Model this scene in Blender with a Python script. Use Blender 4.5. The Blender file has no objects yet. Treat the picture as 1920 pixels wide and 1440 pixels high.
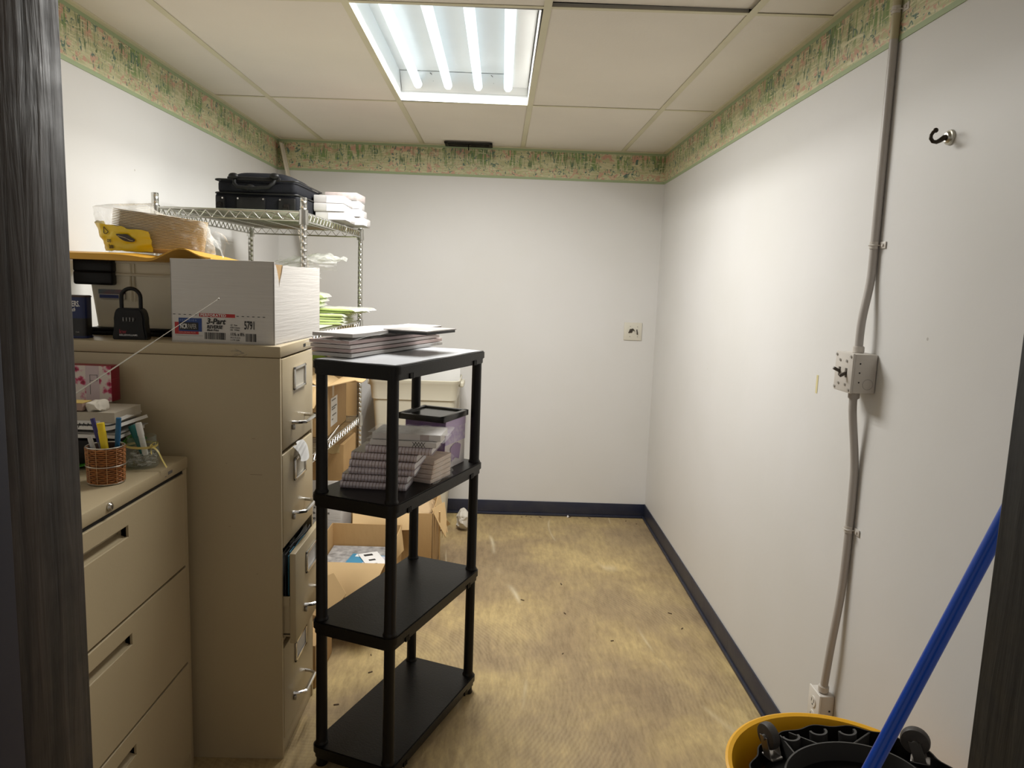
import bpy, bmesh, math, random
from mathutils import Matrix, Vector, noise
random.seed(7)
PI = math.pi
C = bpy.context.scene.collection
sc = bpy.context.scene

# ------------------------------------------------------------------ camera, world, exposure
def make_camera():
    f, h, yaw, pitch, roll = 1371.54, 1.4848, 0.01928, 0.13566, 0.035696
    cy, sy, cp, sp = math.cos(yaw), math.sin(yaw), math.cos(pitch), math.sin(pitch)
    fw = Vector((sy*cp, cy*cp, -sp)); r = Vector((cy, -sy, 0)); u = r.cross(fw)
    r2 = r*math.cos(roll) + u*math.sin(roll); u2 = -r*math.sin(roll) + u*math.cos(roll)
    cam = bpy.data.cameras.new('camera'); o = bpy.data.objects.new('camera', cam); C.objects.link(o)
    cam.sensor_fit = 'HORIZONTAL'; cam.sensor_width = 36.0; cam.lens = f/1920*36
    cam.clip_start = 0.02
    m = Matrix((r2, u2, -fw)).transposed().to_4x4(); m.translation = (0, 0, h)
    o.matrix_world = m
    sc.camera = o
make_camera()
w = bpy.data.worlds.new('hallway_light'); sc.world = w; w.use_nodes = True
w.node_tree.nodes['Background'].inputs['Color'].default_value = (1.0, 0.93, 0.855, 1)
w.node_tree.nodes['Background'].inputs['Strength'].default_value = 0.40
vs = sc.view_settings
sc.display_settings.display_device = 'sRGB'
vs.view_transform = 'Standard'; vs.look = 'None'; vs.gamma = 1.0; vs.use_curve_mapping = False
vs.exposure = 0.0
TUBE_STRENGTH = 0.85      # glow of the tube glass itself
LAMP_WATTS = 12.0        # downward light of the area strip added under each tube

# ------------------------------------------------------------------ materials
MATS = {}
def mat(name, col, rough=0.5, metal=0.0, var=0.0, vscale=6.0, bump=0.0, bscale=40.0, spec=0.5, emit=0.0, col2=None, stretch=(1, 1, 1), coat=0.0, sss=0.0):
    if name in MATS: return MATS[name]
    m = bpy.data.materials.new(name); m.use_nodes = True
    nt = m.node_tree; N = nt.nodes; L = nt.links; b = N['Principled BSDF']
    b.inputs['Base Color'].default_value = (*col, 1); b.inputs['Roughness'].default_value = rough
    b.inputs['Metallic'].default_value = metal; b.inputs['Specular IOR Level'].default_value = spec
    if coat: b.inputs['Coat Weight'].default_value = coat; b.inputs['Coat Roughness'].default_value = 0.15
    if emit:
        b.inputs['Emission Color'].default_value = (*col, 1); b.inputs['Emission Strength'].default_value = emit
    if var or bump:
        tc = N.new('ShaderNodeTexCoord'); mp = N.new('ShaderNodeMapping'); mp.inputs['Scale'].default_value = stretch
        L.new(tc.outputs['Object'], mp.inputs['Vector'])
    if var:
        n = N.new('ShaderNodeTexNoise'); n.inputs['Scale'].default_value = vscale; n.inputs['Detail'].default_value = 5
        L.new(mp.outputs[0], n.inputs['Vector'])
        mr = N.new('ShaderNodeMapRange'); mr.inputs['From Min'].default_value = 0.3; mr.inputs['From Max'].default_value = 0.7
        L.new(n.outputs['Fac'], mr.inputs['Value'])
        mx = N.new('ShaderNodeMix'); mx.data_type = 'RGBA'
        c2 = col2 if col2 else tuple(max(0, c*(1-var)) for c in col)
        mx.inputs[6].default_value = (*col, 1); mx.inputs[7].default_value = (*c2, 1)
        L.new(mr.outputs[0], mx.inputs[0]); L.new(mx.outputs[2], b.inputs['Base Color'])
    if bump:
        n2 = N.new('ShaderNodeTexNoise'); n2.inputs['Scale'].default_value = bscale; n2.inputs['Detail'].default_value = 4
        L.new(mp.outputs[0], n2.inputs['Vector'])
        bp = N.new('ShaderNodeBump'); bp.inputs['Strength'].default_value = bump; bp.inputs['Distance'].default_value = 0.01
        L.new(n2.outputs['Fac'], bp.inputs['Height']); L.new(bp.outputs[0], b.inputs['Normal'])
    MATS[name] = m
    return m

def film(name, tint=(1, 1, 1), fac=0.25, rough=0.15, bump=0.5, bscale=25.0, body=(0.9, 0.9, 0.88), gloss=0.5, edge=0.55):
    """thin clear plastic or glass: mostly see-through with a little white body and gloss"""
    if name in MATS: return MATS[name]
    m = bpy.data.materials.new(name); m.use_nodes = True
    nt = m.node_tree; N = nt.nodes; L = nt.links; b = N['Principled BSDF']; out = N['Material Output']
    b.inputs['Base Color'].default_value = (*body, 1); b.inputs['Roughness'].default_value = rough
    b.inputs['Specular IOR Level'].default_value = gloss
    tr = N.new('ShaderNodeBsdfTransparent'); tr.inputs['Color'].default_value = (*tint, 1)
    lw = N.new('ShaderNodeLayerWeight'); lw.inputs['Blend'].default_value = 0.35
    ma = N.new('ShaderNodeMath'); ma.operation = 'MULTIPLY_ADD'; ma.inputs[1].default_value = edge; ma.inputs[2].default_value = fac
    L.new(lw.outputs['Facing'], ma.inputs[0])
    mx = N.new('ShaderNodeMixShader'); L.new(ma.outputs[0], mx.inputs[0])
    L.new(tr.outputs[0], mx.inputs[1]); L.new(b.outputs[0], mx.inputs[2]); L.new(mx.outputs[0], out.inputs['Surface'])
    if bump:
        tc = N.new('ShaderNodeTexCoord'); n2 = N.new('ShaderNodeTexNoise'); n2.inputs['Scale'].default_value = bscale
        n2.inputs['Detail'].default_value = 3; n2.inputs['Distortion'].default_value = 1.0
        L.new(tc.outputs['Object'], n2.inputs['Vector'])
        bp = N.new('ShaderNodeBump'); bp.inputs['Strength'].default_value = bump; bp.inputs['Distance'].default_value = 0.02
        L.new(n2.outputs['Fac'], bp.inputs['Height']); L.new(bp.outputs[0], b.inputs['Normal']); L.new(bp.outputs[0], lw.inputs['Normal'])
    MATS[name] = m
    return m

def ramp(N, stops):
    r = N.new('ShaderNodeValToRGB'); e = r.color_ramp.elements
    e[0].position, e[0].color = stops[0][0], (*stops[0][1], 1); e[1].position, e[1].color = stops[-1][0], (*stops[-1][1], 1)
    for p, c in stops[1:-1]:
        x = e.new(p); x.color = (*c, 1)
    return r

def wall_paint():
    m = bpy.data.materials.new('wall_paint'); m.use_nodes = True
    nt = m.node_tree; N = nt.nodes; L = nt.links; b = N['Principled BSDF']
    tc = N.new('ShaderNodeTexCoord')
    n = N.new('ShaderNodeTexNoise'); n.inputs['Scale'].default_value = 1.6; n.inputs['Detail'].default_value = 3; L.new(tc.outputs['Object'], n.inputs['Vector'])
    r = ramp(N, [(0.35, (0.705, 0.695, 0.685)), (0.65, (0.68, 0.67, 0.65))]); L.new(n.outputs['Fac'], r.inputs[0])
    # rare small chips and scuffs
    v = N.new('ShaderNodeTexVoronoi'); v.inputs['Scale'].default_value = 5.5; v.inputs['Randomness'].default_value = 1
    L.new(tc.outputs['Object'], v.inputs['Vector'])
    lt = N.new('ShaderNodeMath'); lt.operation = 'LESS_THAN'; lt.inputs[1].default_value = 0.022; L.new(v.outputs['Distance'], lt.inputs[0])
    mx = N.new('ShaderNodeMix'); mx.data_type = 'RGBA'; mx.inputs[7].default_value = (0.36, 0.33, 0.29, 1)
    mm = N.new('ShaderNodeMath'); mm.operation = 'MULTIPLY'; mm.inputs[1].default_value = 0.6; L.new(lt.outputs[0], mm.inputs[0])
    L.new(mm.outputs[0], mx.inputs[0]); L.new(r.outputs[0], mx.inputs[6]); L.new(mx.outputs[2], b.inputs['Base Color'])
    b.inputs['Roughness'].default_value = 0.5; b.inputs['Specular IOR Level'].default_value = 0.35
    n2 = N.new('ShaderNodeTexNoise'); n2.inputs['Scale'].default_value = 4; n2.inputs['Detail'].default_value = 8; L.new(tc.outputs['Object'], n2.inputs['Vector'])
    bp = N.new('ShaderNodeBump'); bp.inputs['Strength'].default_value = 0.12; bp.inputs['Distance'].default_value = 0.02
    L.new(n2.outputs['Fac'], bp.inputs['Height']); L.new(bp.outputs[0], b.inputs['Normal'])
    return m

def floor_mat():
    m = bpy.data.materials.new('bare_concrete_with_old_adhesive'); m.use_nodes = True
    nt = m.node_tree; N = nt.nodes; L = nt.links; b = N['Principled BSDF']
    tc = N.new('ShaderNodeTexCoord')
    def nz(scale, det, st=(1, 1, 1), dist=0.0, rot=0.0):
        mp = N.new('ShaderNodeMapping'); mp.inputs['Scale'].default_value = st; mp.inputs['Rotation'].default_value = (0, 0, rot); L.new(tc.outputs['Object'], mp.inputs['Vector'])
        n = N.new('ShaderNodeTexNoise'); n.inputs['Scale'].default_value = scale; n.inputs['Detail'].default_value = det; n.inputs['Distortion'].default_value = dist
        L.new(mp.outputs[0], n.inputs['Vector']); return n
    a = nz(1.5, 14, dist=0.3); a.inputs['Roughness'].default_value = 0.62; r = ramp(N, [(0.32, (0.225, 0.160, 0.094)), (0.45, (0.315, 0.230, 0.126)), (0.55, (0.40, 0.297, 0.145)), (0.66, (0.54, 0.41, 0.190))])
    L.new(a.outputs['Fac'], r.inputs[0])
    g = nz(38, 14, st=(1, 0.22, 1), dist=0.25, rot=1.15); g.inputs['Roughness'].default_value = 0.75; gr = ramp(N, [(0.36, (0.80, 0.78, 0.75)), (0.50, (1, 1, 1)), (0.64, (1.20, 1.19, 1.15))]); L.new(g.outputs['Fac'], gr.inputs[0])
    m1 = N.new('ShaderNodeMix'); m1.data_type = 'RGBA'; m1.blend_type = 'MULTIPLY'; m1.inputs[0].default_value = 1
    L.new(r.outputs[0], m1.inputs[6]); L.new(gr.outputs[0], m1.inputs[7])
    # notched-trowel arcs of old glue
    wv = N.new('ShaderNodeTexWave'); wv.wave_type = 'RINGS'; wv.rings_direction = 'Z'; wv.inputs['Scale'].default_value = 20; wv.inputs['Distortion'].default_value = 3.5; wv.inputs['Detail'].default_value = 3; wv.inputs['Detail Scale'].default_value = 1.5
    mp = N.new('ShaderNodeMapping'); mp.inputs['Location'].default_value = (0.55, -2.6, 0); L.new(tc.outputs['Object'], mp.inputs['Vector']); L.new(mp.outputs[0], wv.inputs['Vector'])
    msk = nz(1.3, 3); mr = ramp(N, [(0.40, (0, 0, 0)), (0.60, (1, 1, 1))]); L.new(msk.outputs['Fac'], mr.inputs[0])
    ml = N.new('ShaderNodeMath'); ml.operation = 'MULTIPLY'; L.new(wv.outputs['Fac'], ml.inputs[0]); L.new(mr.outputs[0], ml.inputs[1])
    ms = N.new('ShaderNodeMath'); ms.operation = 'MULTIPLY'; ms.inputs[1].default_value = 0.16; L.new(ml.outputs[0], ms.inputs[0])
    m2 = N.new('ShaderNodeMix'); m2.data_type = 'RGBA'; m2.inputs[7].default_value = (0.64, 0.53, 0.30, 1)
    L.new(ms.outputs[0], m2.inputs[0]); L.new(m1.outputs[2], m2.inputs[6])
    # pale wandering scrape lines
    s = nz(2.3, 1, st=(1.0, 0.22, 1), dist=0.4); sr = ramp(N, [(0.490, (0, 0, 0)), (0.5, (1, 1, 1)), (0.510, (0, 0, 0))]); L.new(s.outputs['Fac'], sr.inputs[0])
    s2 = nz(1.9, 2); s2r = ramp(N, [(0.5, (0, 0, 0)), (0.62, (0.6, 0.6, 0.6))]); L.new(s2.outputs['Fac'], s2r.inputs[0])
    sm = N.new('ShaderNodeMath'); sm.operation = 'MULTIPLY'; L.new(sr.outputs[0], sm.inputs[0]); L.new(s2r.outputs[0], sm.inputs[1])
    m3 = N.new('ShaderNodeMix'); m3.data_type = 'RGBA'; m3.inputs[7].default_value = (0.72, 0.64, 0.46, 1)
    L.new(sm.outputs[0], m3.inputs[0]); L.new(m2.outputs[2], m3.inputs[6]); L.new(m3.outputs[2], b.inputs['Base Color'])
    b.inputs['Roughness'].default_value = 0.55; b.inputs['Specular IOR Level'].default_value = 0.35
    bp = N.new('ShaderNodeBump'); bp.inputs['Strength'].default_value = 0.35; bp.inputs['Distance'].default_value = 0.004
    ad = N.new('ShaderNodeMath'); ad.operation = 'MULTIPLY_ADD'; ad.inputs[1].default_value = 0.25; L.new(ml.outputs[0], ad.inputs[0]); L.new(g.outputs['Fac'], ad.inputs[2])
    L.new(ad.outputs[0], bp.inputs['Height']); L.new(bp.outputs[0], b.inputs['Normal'])
    return m

def border_mat(axis):
    """reed and lily wallpaper border, u along the wall, v = 0..1 up the strip"""
    m = bpy.data.materials.new('wallpaper_border_' + axis); m.use_nodes = True
    nt = m.node_tree; N = nt.nodes; L = nt.links; b = N['Principled BSDF']
    tc = N.new('ShaderNodeTexCoord'); sp = N.new('ShaderNodeSeparateXYZ'); L.new(tc.outputs['Object'], sp.inputs[0])
    v = N.new('ShaderNodeMapRange'); v.inputs['From Min'].default_value = 2.128; v.inputs['From Max'].default_value = 2.300; L.new(sp.outputs['Z'], v.inputs['Value'])
    u = N.new('ShaderNodeMath'); u.operation = 'MULTIPLY'; u.inputs[1].default_value = 4.2; L.new(sp.outputs[axis], u.inputs[0])
    uv = N.new('ShaderNodeCombineXYZ'); L.new(u.outputs[0], uv.inputs[0]); L.new(v.outputs[0], uv.inputs[1])
    def nz(sx, sy, det=2, dist=0.0, off=0.0):
        mp = N.new('ShaderNodeMapping'); mp.inputs['Scale'].default_value = (sx, sy, 1); mp.inputs['Location'].default_value = (off, off, off); L.new(uv.outputs[0], mp.inputs['Vector'])
        n = N.new('ShaderNodeTexNoise'); n.inputs['Scale'].default_value = 1; n.inputs['Detail'].default_value = det; n.inputs['Distortion'].default_value = dist
        L.new(mp.outputs[0], n.inputs['Vector']); return n.outputs['Fac']
    def thr(x, a, c):
        r = N.new('ShaderNodeMapRange'); r.inputs['From Min'].default_value = a; r.inputs['From Max'].default_value = c; L.new(x, r.inputs['Value']); return r.outputs[0]
    def mul(a, c):
        q = N.new('ShaderNodeMath'); q.operation = 'MULTIPLY'; L.new(a, q.inputs[0]); L.new(c, q.inputs[1]); return q.outputs[0]
    def mix(f, a, c):
        q = N.new('ShaderNodeMix'); q.data_type = 'RGBA'; L.new(f, q.inputs[0])
        if isinstance(a, tuple): q.inputs[6].default_value = (*a, 1)
        else: L.new(a, q.inputs[6])
        q.inputs[7].default_value = (*c, 1); return q.outputs[2]
    up = thr(v.outputs[0], 0.30, 0.45)
    low = thr(v.outputs[0], 0.50, 0.30)
    col = mix(thr(nz(2.2, 11, 3, 1.4), 0.42, 0.62), (0.50, 0.50, 0.28), (0.66, 0.63, 0.42))
    col = mix(mul(thr(nz(4, 3, 2, 0.8, 3.1), 0.50, 0.58), thr(v.outputs[0], 0.58, 0.72)), col, (0.62, 0.36, 0.27))
    col = mix(mul(thr(nz(9, 7, 3, 0.8, 9.1), 0.53, 0.60), low), col, (0.62, 0.38, 0.28))
    col = mix(mul(mul(thr(nz(11, 0.9, 1, 1.6, 5.0), 0.50, 0.54), thr(nz(2.2, 0.9, 1, 0, 1.7), 0.42, 0.55)), up), col, (0.23, 0.33, 0.13))
    col = mix(mul(mul(thr(nz(15, 1.2, 1, 2.0, 7.0), 0.56, 0.59), thr(nz(2.0, 1, 1, 0, 2.2), 0.45, 0.60)), up), col, (0.13, 0.19, 0.09))
    col = mix(mul(thr(nz(11, 5, 2, 1.8, 12.0), 0.60, 0.635), thr(v.outputs[0], 0.05, 0.12)), col, (0.12, 0.20, 0.16))
    col = mix(thr(nz(3, 18, 2, 1.8, 15.0), 0.60, 0.66), col, (0.68, 0.65, 0.44))
    L.new(col, b.inputs['Base Color']); b.inputs['Roughness'].default_value = 0.6
    return m

def jamb_mat(name, c1, c2):
    m = bpy.data.materials.new(name); m.use_nodes = True
    nt = m.node_tree; N = nt.nodes; L = nt.links; b = N['Principled BSDF']
    tc = N.new('ShaderNodeTexCoord'); mp = N.new('ShaderNodeMapping'); mp.inputs['Scale'].default_value = (34, 34, 3.0); L.new(tc.outputs['Object'], mp.inputs['Vector'])
    n = N.new('ShaderNodeTexNoise'); n.inputs['Scale'].default_value = 1.5; n.inputs['Detail'].default_value = 7; n.inputs['Distortion'].default_value = 0.5; L.new(mp.outputs[0], n.inputs['Vector'])
    r = ramp(N, [(0.35, c1), (0.7, c2)]); L.new(n.outputs['Fac'], r.inputs[0]); L.new(r.outputs[0], b.inputs['Base Color'])
    n2 = N.new('ShaderNodeTexNoise'); n2.inputs['Scale'].default_value = 30; n2.inputs['Detail'].default_value = 6; L.new(tc.outputs['Object'], n2.inputs['Vector'])
    r2 = N.new('ShaderNodeMapRange'); r2.inputs['To Min'].default_value = 0.38; r2.inputs['To Max'].default_value = 0.75; b.inputs['Specular IOR Level'].default_value = 0.32; L.new(n2.outputs['Fac'], r2.inputs['Value']); L.new(r2.outputs[0], b.inputs['Roughness'])
    bp = N.new('ShaderNodeBump'); bp.inputs['Strength'].default_value = 0.5; bp.inputs['Distance'].default_value = 0.006; L.new(n.outputs['Fac'], bp.inputs['Height']); L.new(bp.outputs[0], b.inputs['Normal'])
    return m

PAINT = wall_paint()
FLOOR = floor_mat()
TILE = mat('ceiling_tile_face', (0.83, 0.785, 0.70), 0.85, var=0.10, vscale=1.3, bump=0.08, bscale=120, spec=0.2)
TEE = mat('aged_cream_grid_metal', (0.70, 0.66, 0.47), 0.5, var=0.12, vscale=3)
PLENUM = mat('dark_plenum_board', (0.012, 0.011, 0.010), 0.9)
NAVY = mat('navy_vinyl', (0.014, 0.018, 0.042), 0.42, var=0.4, vscale=9, bump=0.1, bscale=30, col2=(0.030, 0.033, 0.050))
GREENLINE = mat('green_border_edge', (0.36, 0.44, 0.26), 0.6)
WHITE_METAL = mat('white_enamel', (0.86, 0.87, 0.86), 0.35, var=0.05, vscale=5)
TUBE = mat('lit_fluorescent_tube', (0.78, 0.92, 1.0), 0.4, emit=TUBE_STRENGTH)
BLACK = mat('black_moulded_plastic', (0.0055, 0.005, 0.0048), 0.36, var=0.3, vscale=5, bump=0.06, bscale=160, col2=(0.008, 0.0065, 0.0055), spec=0.24)
PUTTY = mat('putty_enamel', (0.47, 0.385, 0.245), 0.36, var=0.07, vscale=2.5, bump=0.03, bscale=200)
PUTTY_L = mat('light_putty_enamel', (0.50, 0.455, 0.365), 0.38, var=0.05, vscale=3)
DARK = mat('dark_gap', (0.01, 0.009, 0.008), 0.8)
CHROME = mat('chrome', (0.72, 0.71, 0.69), 0.18, 1.0, var=0.1, vscale=40)
STEEL = mat('dull_steel', (0.45, 0.44, 0.42), 0.35, 1.0)
CARD = mat('corrugated_cardboard', (0.47, 0.295, 0.125), 0.75, var=0.14, vscale=4, bump=0.12, bscale=60, stretch=(1, 1, 0.3))
CARD_L = mat('pale_inner_cardboard', (0.60, 0.415, 0.205), 0.75, var=0.10, vscale=5)
WHITEBOX = mat('white_box_board', (0.62, 0.595, 0.565), 0.55, var=0.05, vscale=4, bump=0.12, bscale=8, stretch=(1, 1, 26))
WHITE = mat('white_paper', (0.80, 0.79, 0.77), 0.6, var=0.05, vscale=8)
INK = mat('black_ink', (0.012, 0.012, 0.012), 0.6)
GREYINK = mat('grey_ink', (0.16, 0.15, 0.14), 0.6)
REDINK = mat('red_ink', (0.42, 0.02, 0.02), 0.55)
BLUEINK = mat('blue_ink', (0.012, 0.045, 0.20), 0.5)
PINKWHITE = mat('pinkish_paper', (0.66, 0.58, 0.555), 0.6, var=0.12, vscale=60, stretch=(1, 1, 6))
FILM = film('clear_shrink_wrap', fac=0.05, bump=0.6, bscale=18, edge=0.32)
BAGFILM = film('clear_bag_film', fac=0.08, bump=0.8, bscale=14, edge=0.34)
GLASS = film('jar_glass', tint=(0.985, 0.995, 0.99), fac=0.015, rough=0.05, bump=0.0, body=(0.5, 0.55, 0.52), edge=0.22)
TOTE = film('cloudy_clear_plastic', tint=(0.99, 0.96, 0.87), fac=0.62, rough=0.35, bump=0.15, bscale=6, body=(0.96, 0.89, 0.72), edge=0.2)
YELLOW = mat('yellow_bin_plastic', (0.90, 0.46, 0.008), 0.4, var=0.08, vscale=6)
CREAM = mat('cream_bin_plastic', (0.69, 0.655, 0.535), 0.42, var=0.06, vscale=3)
GREYPAINT = mat('painted_conduit_grey', (0.46, 0.425, 0.395), 0.4, var=0.06, vscale=5)
OFFWHITE = mat('painted_box_offwhite', (0.60, 0.56, 0.51), 0.42, var=0.05, vscale=10)

# ------------------------------------------------------------------ mesh builder
RX90 = Matrix.Rotation(PI/2, 4, 'X'); RZ90 = Matrix.Rotation(PI/2, 4, 'Z')
def TR(x, y, z): return Matrix.Translation((x, y, z))
def RZ(a): return Matrix.Rotation(a, 4, 'Z')
def RX(a): return Matrix.Rotation(a, 4, 'X')
def RY(a): return Matrix.Rotation(a, 4, 'Y')

class MB:
    def __init__(s): s.bm = bmesh.new()
    def _add(s, bm, M=None, mi=0):
        if M is not None: bm.transform(M)
        for f in bm.faces: f.material_index = mi
        me = bpy.data.meshes.new('t'); bm.to_mesh(me); bm.free(); s.bm.from_mesh(me); bpy.data.meshes.remove(me)
        return s
    def box(s, lo, hi, bev=0.0, seg=2, M=None, mi=0):
        bm = bmesh.new(); bmesh.ops.create_cube(bm, size=1.0)
        for v in bm.verts:
            v.co = Vector([(lo[i]+hi[i])/2 + v.co[i]*(hi[i]-lo[i]) for i in range(3)])
        if bev > 0: bmesh.ops.bevel(bm, geom=bm.edges[:], offset=bev, segments=seg, affect='EDGES', profile=0.5)
        return s._add(bm, M, mi)
    def cyl(s, p, q, r, r2=None, n=16, M=None, mi=0, bev=0.0):
        p, q = Vector(p), Vector(q); d = q-p
        bm = bmesh.new(); bmesh.ops.create_cone(bm, cap_ends=True, segments=n, radius1=r, radius2=r if r2 is None else r2, depth=d.length)
        if bev:
            es = [e for e in bm.edges if abs(e.verts[0].co.z-e.verts[1].co.z) < 1e-6]
            bmesh.ops.bevel(bm, geom=es, offset=bev, segments=2, affect='EDGES')
        m = Matrix.Translation((p+q)/2) @ d.to_track_quat('Z', 'Y').to_matrix().to_4x4()
        bm.transform(m)
        return s._add(bm, M, mi)
    def sphere(s, c, r, sc3=(1, 1, 1), n=12, M=None, mi=0):
        bm = bmesh.new(); bmesh.ops.create_uvsphere(bm, u_segments=n*2, v_segments=n, radius=r)
        bm.transform(Matrix.Translation(c) @ Matrix.Diagonal((*sc3, 1)))
        return s._add(bm, M, mi)
    def tube(s, pts, r, n=8, closed=False, M=None, mi=0, radii=None):
        pts = [Vector(p) for p in pts]; bm = bmesh.new(); N = len(pts); rings = []
        t0 = (pts[1]-pts[0]).normalized(); up = Vector((0, 0, 1)) if abs(t0.z) < 0.9 else Vector((1, 0, 0))
        nrm = (up - t0*up.dot(t0)).normalized()
        for i, p in enumerate(pts):
            if closed: t = (pts[(i+1) % N]-pts[i-1]).normalized()
            else: t = (pts[min(i+1, N-1)]-pts[max(i-1, 0)]).normalized()
            nrm = (nrm - t*nrm.dot(t)).normalized(); b = t.cross(nrm); rr = radii[i] if radii else r
            rings.append([bm.verts.new(p + (nrm*math.cos(2*PI*k/n) + b*math.sin(2*PI*k/n))*rr) for k in range(n)])
        for i in range(N if closed else N-1):
            A, B = rings[i], rings[(i+1) % N]
            for k in range(n): bm.faces.new((A[k], A[(k+1) % n], B[(k+1) % n], B[k]))
        if not closed: bm.faces.new(rings[0][::-1]); bm.faces.new(rings[-1])
        return s._add(bm, M, mi)
    def lathe(s, prof, n=32, M=None, mi=0):
        bm = bmesh.new(); rings = []
        for r, z in prof:
            rings.append([bm.verts.new((max(r, 1e-5)*math.cos(2*PI*k/n), max(r, 1e-5)*math.sin(2*PI*k/n), z)) for k in range(n)])
        for A, B in zip(rings, rings[1:]):
            for k in range(n): bm.faces.new((A[k], A[(k+1) % n], B[(k+1) % n], B[k]))
        bmesh.ops.remove_doubles(bm, verts=bm.verts, dist=1e-5)
        bmesh.ops.recalc_face_normals(bm, faces=bm.faces)
        return s._add(bm, M, mi)
    def prism(s, poly, z0, z1, M=None, mi=0, bev=0.0):
        bm = bmesh.new(); a = [bm.verts.new((x, y, z0)) for x, y in poly]; b = [bm.verts.new((x, y, z1)) for x, y in poly]
        n = len(poly); bm.faces.new(a[::-1]); bm.faces.new(b)
        for k in range(n): bm.faces.new((a[k], a[(k+1) % n], b[(k+1) % n], b[k]))
        bmesh.ops.recalc_face_normals(bm, faces=bm.faces)
        if bev:
            es = [e for e in bm.edges if abs(e.verts[0].co.z-e.verts[1].co.z) < 1e-6]
            bmesh.ops.bevel(bm, geom=es, offset=bev, segments=2, affect='EDGES')
        return s._add(bm, M, mi)
    def sheet(s, fn, nu, nv, th=0.0, M=None, mi=0):
        """surface fn(u,v) -> xyz; th > 0 gives it a real thickness along its normals"""
        bm = bmesh.new(); g = [[bm.verts.new(fn(i/nu, j/nv)) for j in range(nv+1)] for i in range(nu+1)]
        for i in range(nu):
            for j in range(nv): bm.faces.new((g[i][j], g[i+1][j], g[i+1][j+1], g[i][j+1]))
        bmesh.ops.recalc_face_normals(bm, faces=bm.faces)
        if th: bmesh.ops.solidify(bm, geom=bm.faces[:], thickness=th)
        return s._add(bm, M, mi)
    def blob(s, c, half, amp=0.01, freq=12.0, seed=0, sub=4, p=0.5, M=None, mi=0):
        """crumpled pillow: super-ellipsoid with noise"""
        bm = bmesh.new(); bmesh.ops.create_icosphere(bm, subdivisions=sub, radius=1.0)
        for v in bm.verts:
            d = v.co.normalized(); q = Vector([math.copysign(abs(x)**p, x)*h for x, h in zip(d, half)])
            nz = noise.noise_vector(q*freq + Vector((seed*7.1, seed*3.3, seed))) + noise.noise_vector(q*freq*2.3 + Vector((seed, 0, 5)))*0.5
            v.co = q + nz*amp + Vector(c)
        return s._add(bm, M, mi)

def rrect(x0, y0, x1, y1, r, n=6):
    out = []
    for cx, cy, a in ((x1-r, y1-r, 0), (x0+r, y1-r, PI/2), (x0+r, y0+r, PI), (x1-r, y0+r, 1.5*PI)):
        out += [(cx+r*math.cos(a+k*PI/2/n), cy+r*math.sin(a+k*PI/2/n)) for k in range(n+1)]
    return out

def topof(o):
    while o.parent: o = o.parent
    return o
def put(name, mb, mats, parent=None, world=False, smooth=True, label=None):
    me = bpy.data.meshes.new(name); mb.bm.to_mesh(me); mb.bm.free()
    if world and parent is not None: me.transform(topof(parent).matrix_basis.inverted())
    for m in (mats if isinstance(mats, (list, tuple)) else [mats]): me.materials.append(m)
    if smooth:
        me.polygons.foreach_set('use_smooth', [True]*len(me.polygons)); me.set_sharp_from_angle(angle=math.radians(38))
    o = bpy.data.objects.new(name, me); C.objects.link(o)
    if parent is not None: o.parent = parent
    if label: o['label'] = label
    return o
def tag(o, label, cat, group=None):
    o['label'] = label; o['category'] = cat
    if group: o['group'] = group
    return o
def thing(name, label, cat, loc=(0, 0, 0), rz=0.0, group=None):
    o = bpy.data.objects.new(name, None); C.objects.link(o); o.empty_display_size = 0.05
    o.matrix_basis = TR(*loc) @ RZ(rz)
    return tag(o, label, cat, group)
def solo(name, mb, mats, label, cat, loc=(0, 0, 0), rz=0.0, group=None, M=None, smooth=True):
    o = put(name, mb, mats, smooth=smooth); o.matrix_basis = M if M is not None else TR(*loc) @ RZ(rz)
    return tag(o, label, cat, group)
def struct(name, mb, mats, parent=None):
    o = put(name, mb, mats, parent)
    if parent is None: o['kind'] = 'structure'
    return o
def copy_tree(o, parent=None):
    c = o.copy(); C.objects.link(c)
    if parent is not None: c.parent = parent
    for ch in list(o.children): copy_tree(ch, c)
    return c
def txt(s, size, m, parent, M, xs=1.0, bold=0.0, shear=0.0, name='lettering', align='LEFT', space=1.0):
    cu = bpy.data.curves.new('t', 'FONT'); cu.body = s; cu.size = size; cu.offset = bold; cu.shear = shear; cu.align_x = align; cu.space_character = space
    cu.resolution_u = 3; cu.extrude = 0.0002
    o = bpy.data.objects.new('t', cu); C.objects.link(o)
    dg = bpy.context.evaluated_depsgraph_get(); me = bpy.data.meshes.new_from_object(o.evaluated_get(dg))
    bpy.data.objects.remove(o); bpy.data.curves.remove(cu)
    me.transform(M @ Matrix.Diagonal((xs, 1, 1, 1))); me.materials.clear(); me.materials.append(m); me.name = name
    r = bpy.data.objects.new(name, me); C.objects.link(r); r.parent = parent
    return r
def FRONT(x, y, z): return TR(x, y, z) @ RX90            # writing on a face that looks towards -Y
def SIDE(x, y, z): return TR(x, y, z) @ RZ90 @ RX90      # writing on a face that looks towards +X

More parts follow.
